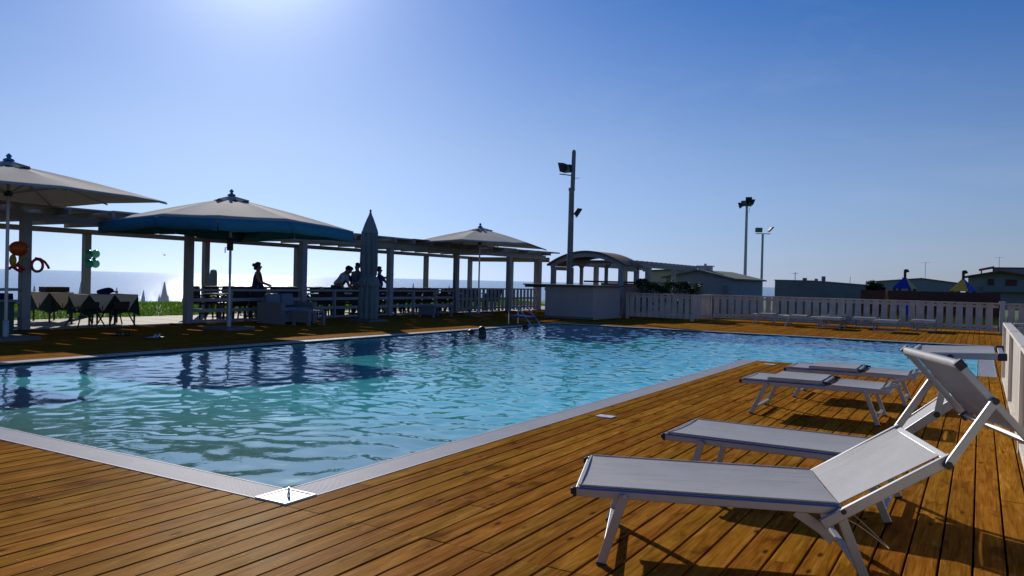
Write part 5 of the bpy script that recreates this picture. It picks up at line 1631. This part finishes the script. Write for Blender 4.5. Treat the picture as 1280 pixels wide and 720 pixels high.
    m = MB(); nb = h0.lerp(h1, .45) + f * .078
    m.ball(nb, (.020, .012, .022), 8, 6, q); m.build("nose", MT['skin'], e, smooth=True)
    m = MB()
    for s_ in (-1, 1): m.ball(h0.lerp(h1, .75) + f * .076 + upd.cross(f) * .032 * s_, .011, 8, 6)
    m.build("eyes", MT['hair'], e, smooth=True)
    if not dress and bottom:
        for a in ('L', 'R'):
            m = MB(); A = Vector(J['an' + a]); T = Vector(J['to' + a]); m.ball((A + T) / 2 + Vector((.01, 0, -.01)), (.135, .05, .045), 12, 8); m.build("shoe", MT['black_cloth'], e, smooth=True)
    return e
def base_pose(h=1.68):
    k = h / 1.70
    J = dict(pelvis=(0, 0, .95), waist=(0, 0, 1.10), chest=(0, 0, 1.33), neck=(.0, 0, 1.45), head0=(.02, 0, 1.53), head1=(.015, 0, 1.60),
             shL=(0, .18, 1.37), elL=(-.02, .22, 1.10), wrL=(.03, .23, .87), haL=(.05, .23, .79), shR=(0, -.18, 1.37), elR=(-.02, -.22, 1.10), wrR=(.03, -.23, .87), haR=(.05, -.23, .79),
             hipL=(0, .09, .88), knL=(.02, .10, .48), anL=(-.01, .10, .08), toL=(.15, .11, .035), hipR=(0, -.09, .88), knR=(.02, -.10, .48), anR=(-.01, -.10, .08), toR=(.15, -.11, .035))
    return {n: tuple(c * k for c in v) for n, v in J.items()}
yr = math.atan2(.51, .86)
J = base_pose(1.66); J.update(elR=(.10, -.20, 1.10), wrR=(.32, -.16, 1.02), haR=(.40, -.15, .99), elL=(.08, .21, 1.08), wrL=(.28, .18, 1.02), haL=(.36, .17, .99))
person("woman with dark hair bun and long navy dress standing behind the large open parasol", (-18.0, 15.95, 0), yr + .1, J, dress='navy_dress', hair='bun')
def lean(J, d, drop, hx):
    for n in ('waist', 'chest', 'neck', 'head0', 'head1', 'shL', 'shR'):
        v = J[n]; t = (v[2] - .9) / .75; J[n] = (v[0] + d * t, v[1], v[2] - drop * t * t)
    J['pelvis'] = (J['pelvis'][0] + hx, J['pelvis'][1], J['pelvis'][2])
J = base_pose(1.80); lean(J, .38, .12, -.06)
J.update(elL=(.36, .24, 1.03), wrL=(.50, .20, .85), haL=(.57, .18, .80), elR=(.24, -.26, 1.02), wrR=(.40, -.24, .84), haR=(.46, -.23, .77)); J['face'] = (1, 0, -.6)
person("man in light blue shirt bending forward over a table, left of the standing group", (-18.35, 19.55, 0), yr - .05, J, top='light_shirt', bottom='jeans')
J = base_pose(1.74); lean(J, .40, .10, -.05)
J.update(elL=(.46, .22, 1.05), wrL=(.66, .18, .92), haL=(.74, .16, .88), elR=(.44, -.24, 1.02), wrR=(.66, -.20, .90), haR=(.74, -.18, .86)); J['face'] = (1, 0, -.5)
person("person in black bending forward right behind the man in the light blue shirt", (-18.75, 20.1, 0), yr - .1, J, top='black_cloth', bottom='black_cloth')
J = base_pose(1.80); J.update(elR=(.0, -.27, 1.18), wrR=(.02, -.32, .93), haR=(.05, -.32, .84), elL=(.10, .24, 1.16), wrL=(.32, .18, 1.08), haL=(.40, .15, 1.06))
person("tall person in mid blue shirt standing half behind the closed parasol", (-18.5, 20.75, 0), yr + 2.9 + 1.2, J, top='blue_shirt', bottom='jeans')
J = base_pose(1.70); J.update(elR=(.24, -.20, 1.30), wrR=(.44, -.14, 1.42), haR=(.54, -.12, 1.44), elL=(.22, .22, 1.14), wrL=(.30, .10, 1.02), haL=(.34, .04, 1.0))
person("person in royal blue shirt holding a forearm out, just right of the closed parasol", (-18.45, 21.85, 0), yr, J, top='royal_shirt', bottom='black_cloth', hair='short')
# swimmers
J = base_pose(1.5); J.update(elL=(.18, .30, 1.22), wrL=(.36, .22, 1.16), haL=(.44, .20, 1.15), elR=(.16, -.30, 1.2), wrR=(.32, -.22, 1.14), haR=(.40, -.20, 1.13))
person("swimmer with dark hair, head and shoulders out of the water", (-10.46, 16.26, -1.35), yr + 2.2, J, bottom='black_cloth', hair='long')
J = base_pose(1.5)
person("swimmer at the pool's far end with only the top of a dark head showing", (-11.15, 19.6, -1.45), yr + 2.6, J, bottom='black_cloth')
J = base_pose(1.2)
person("small dark swimmer's head low in the water, leftmost of the three", (-11.1, 16.75, -1.19), yr + 2.0, J, bottom='black_cloth')
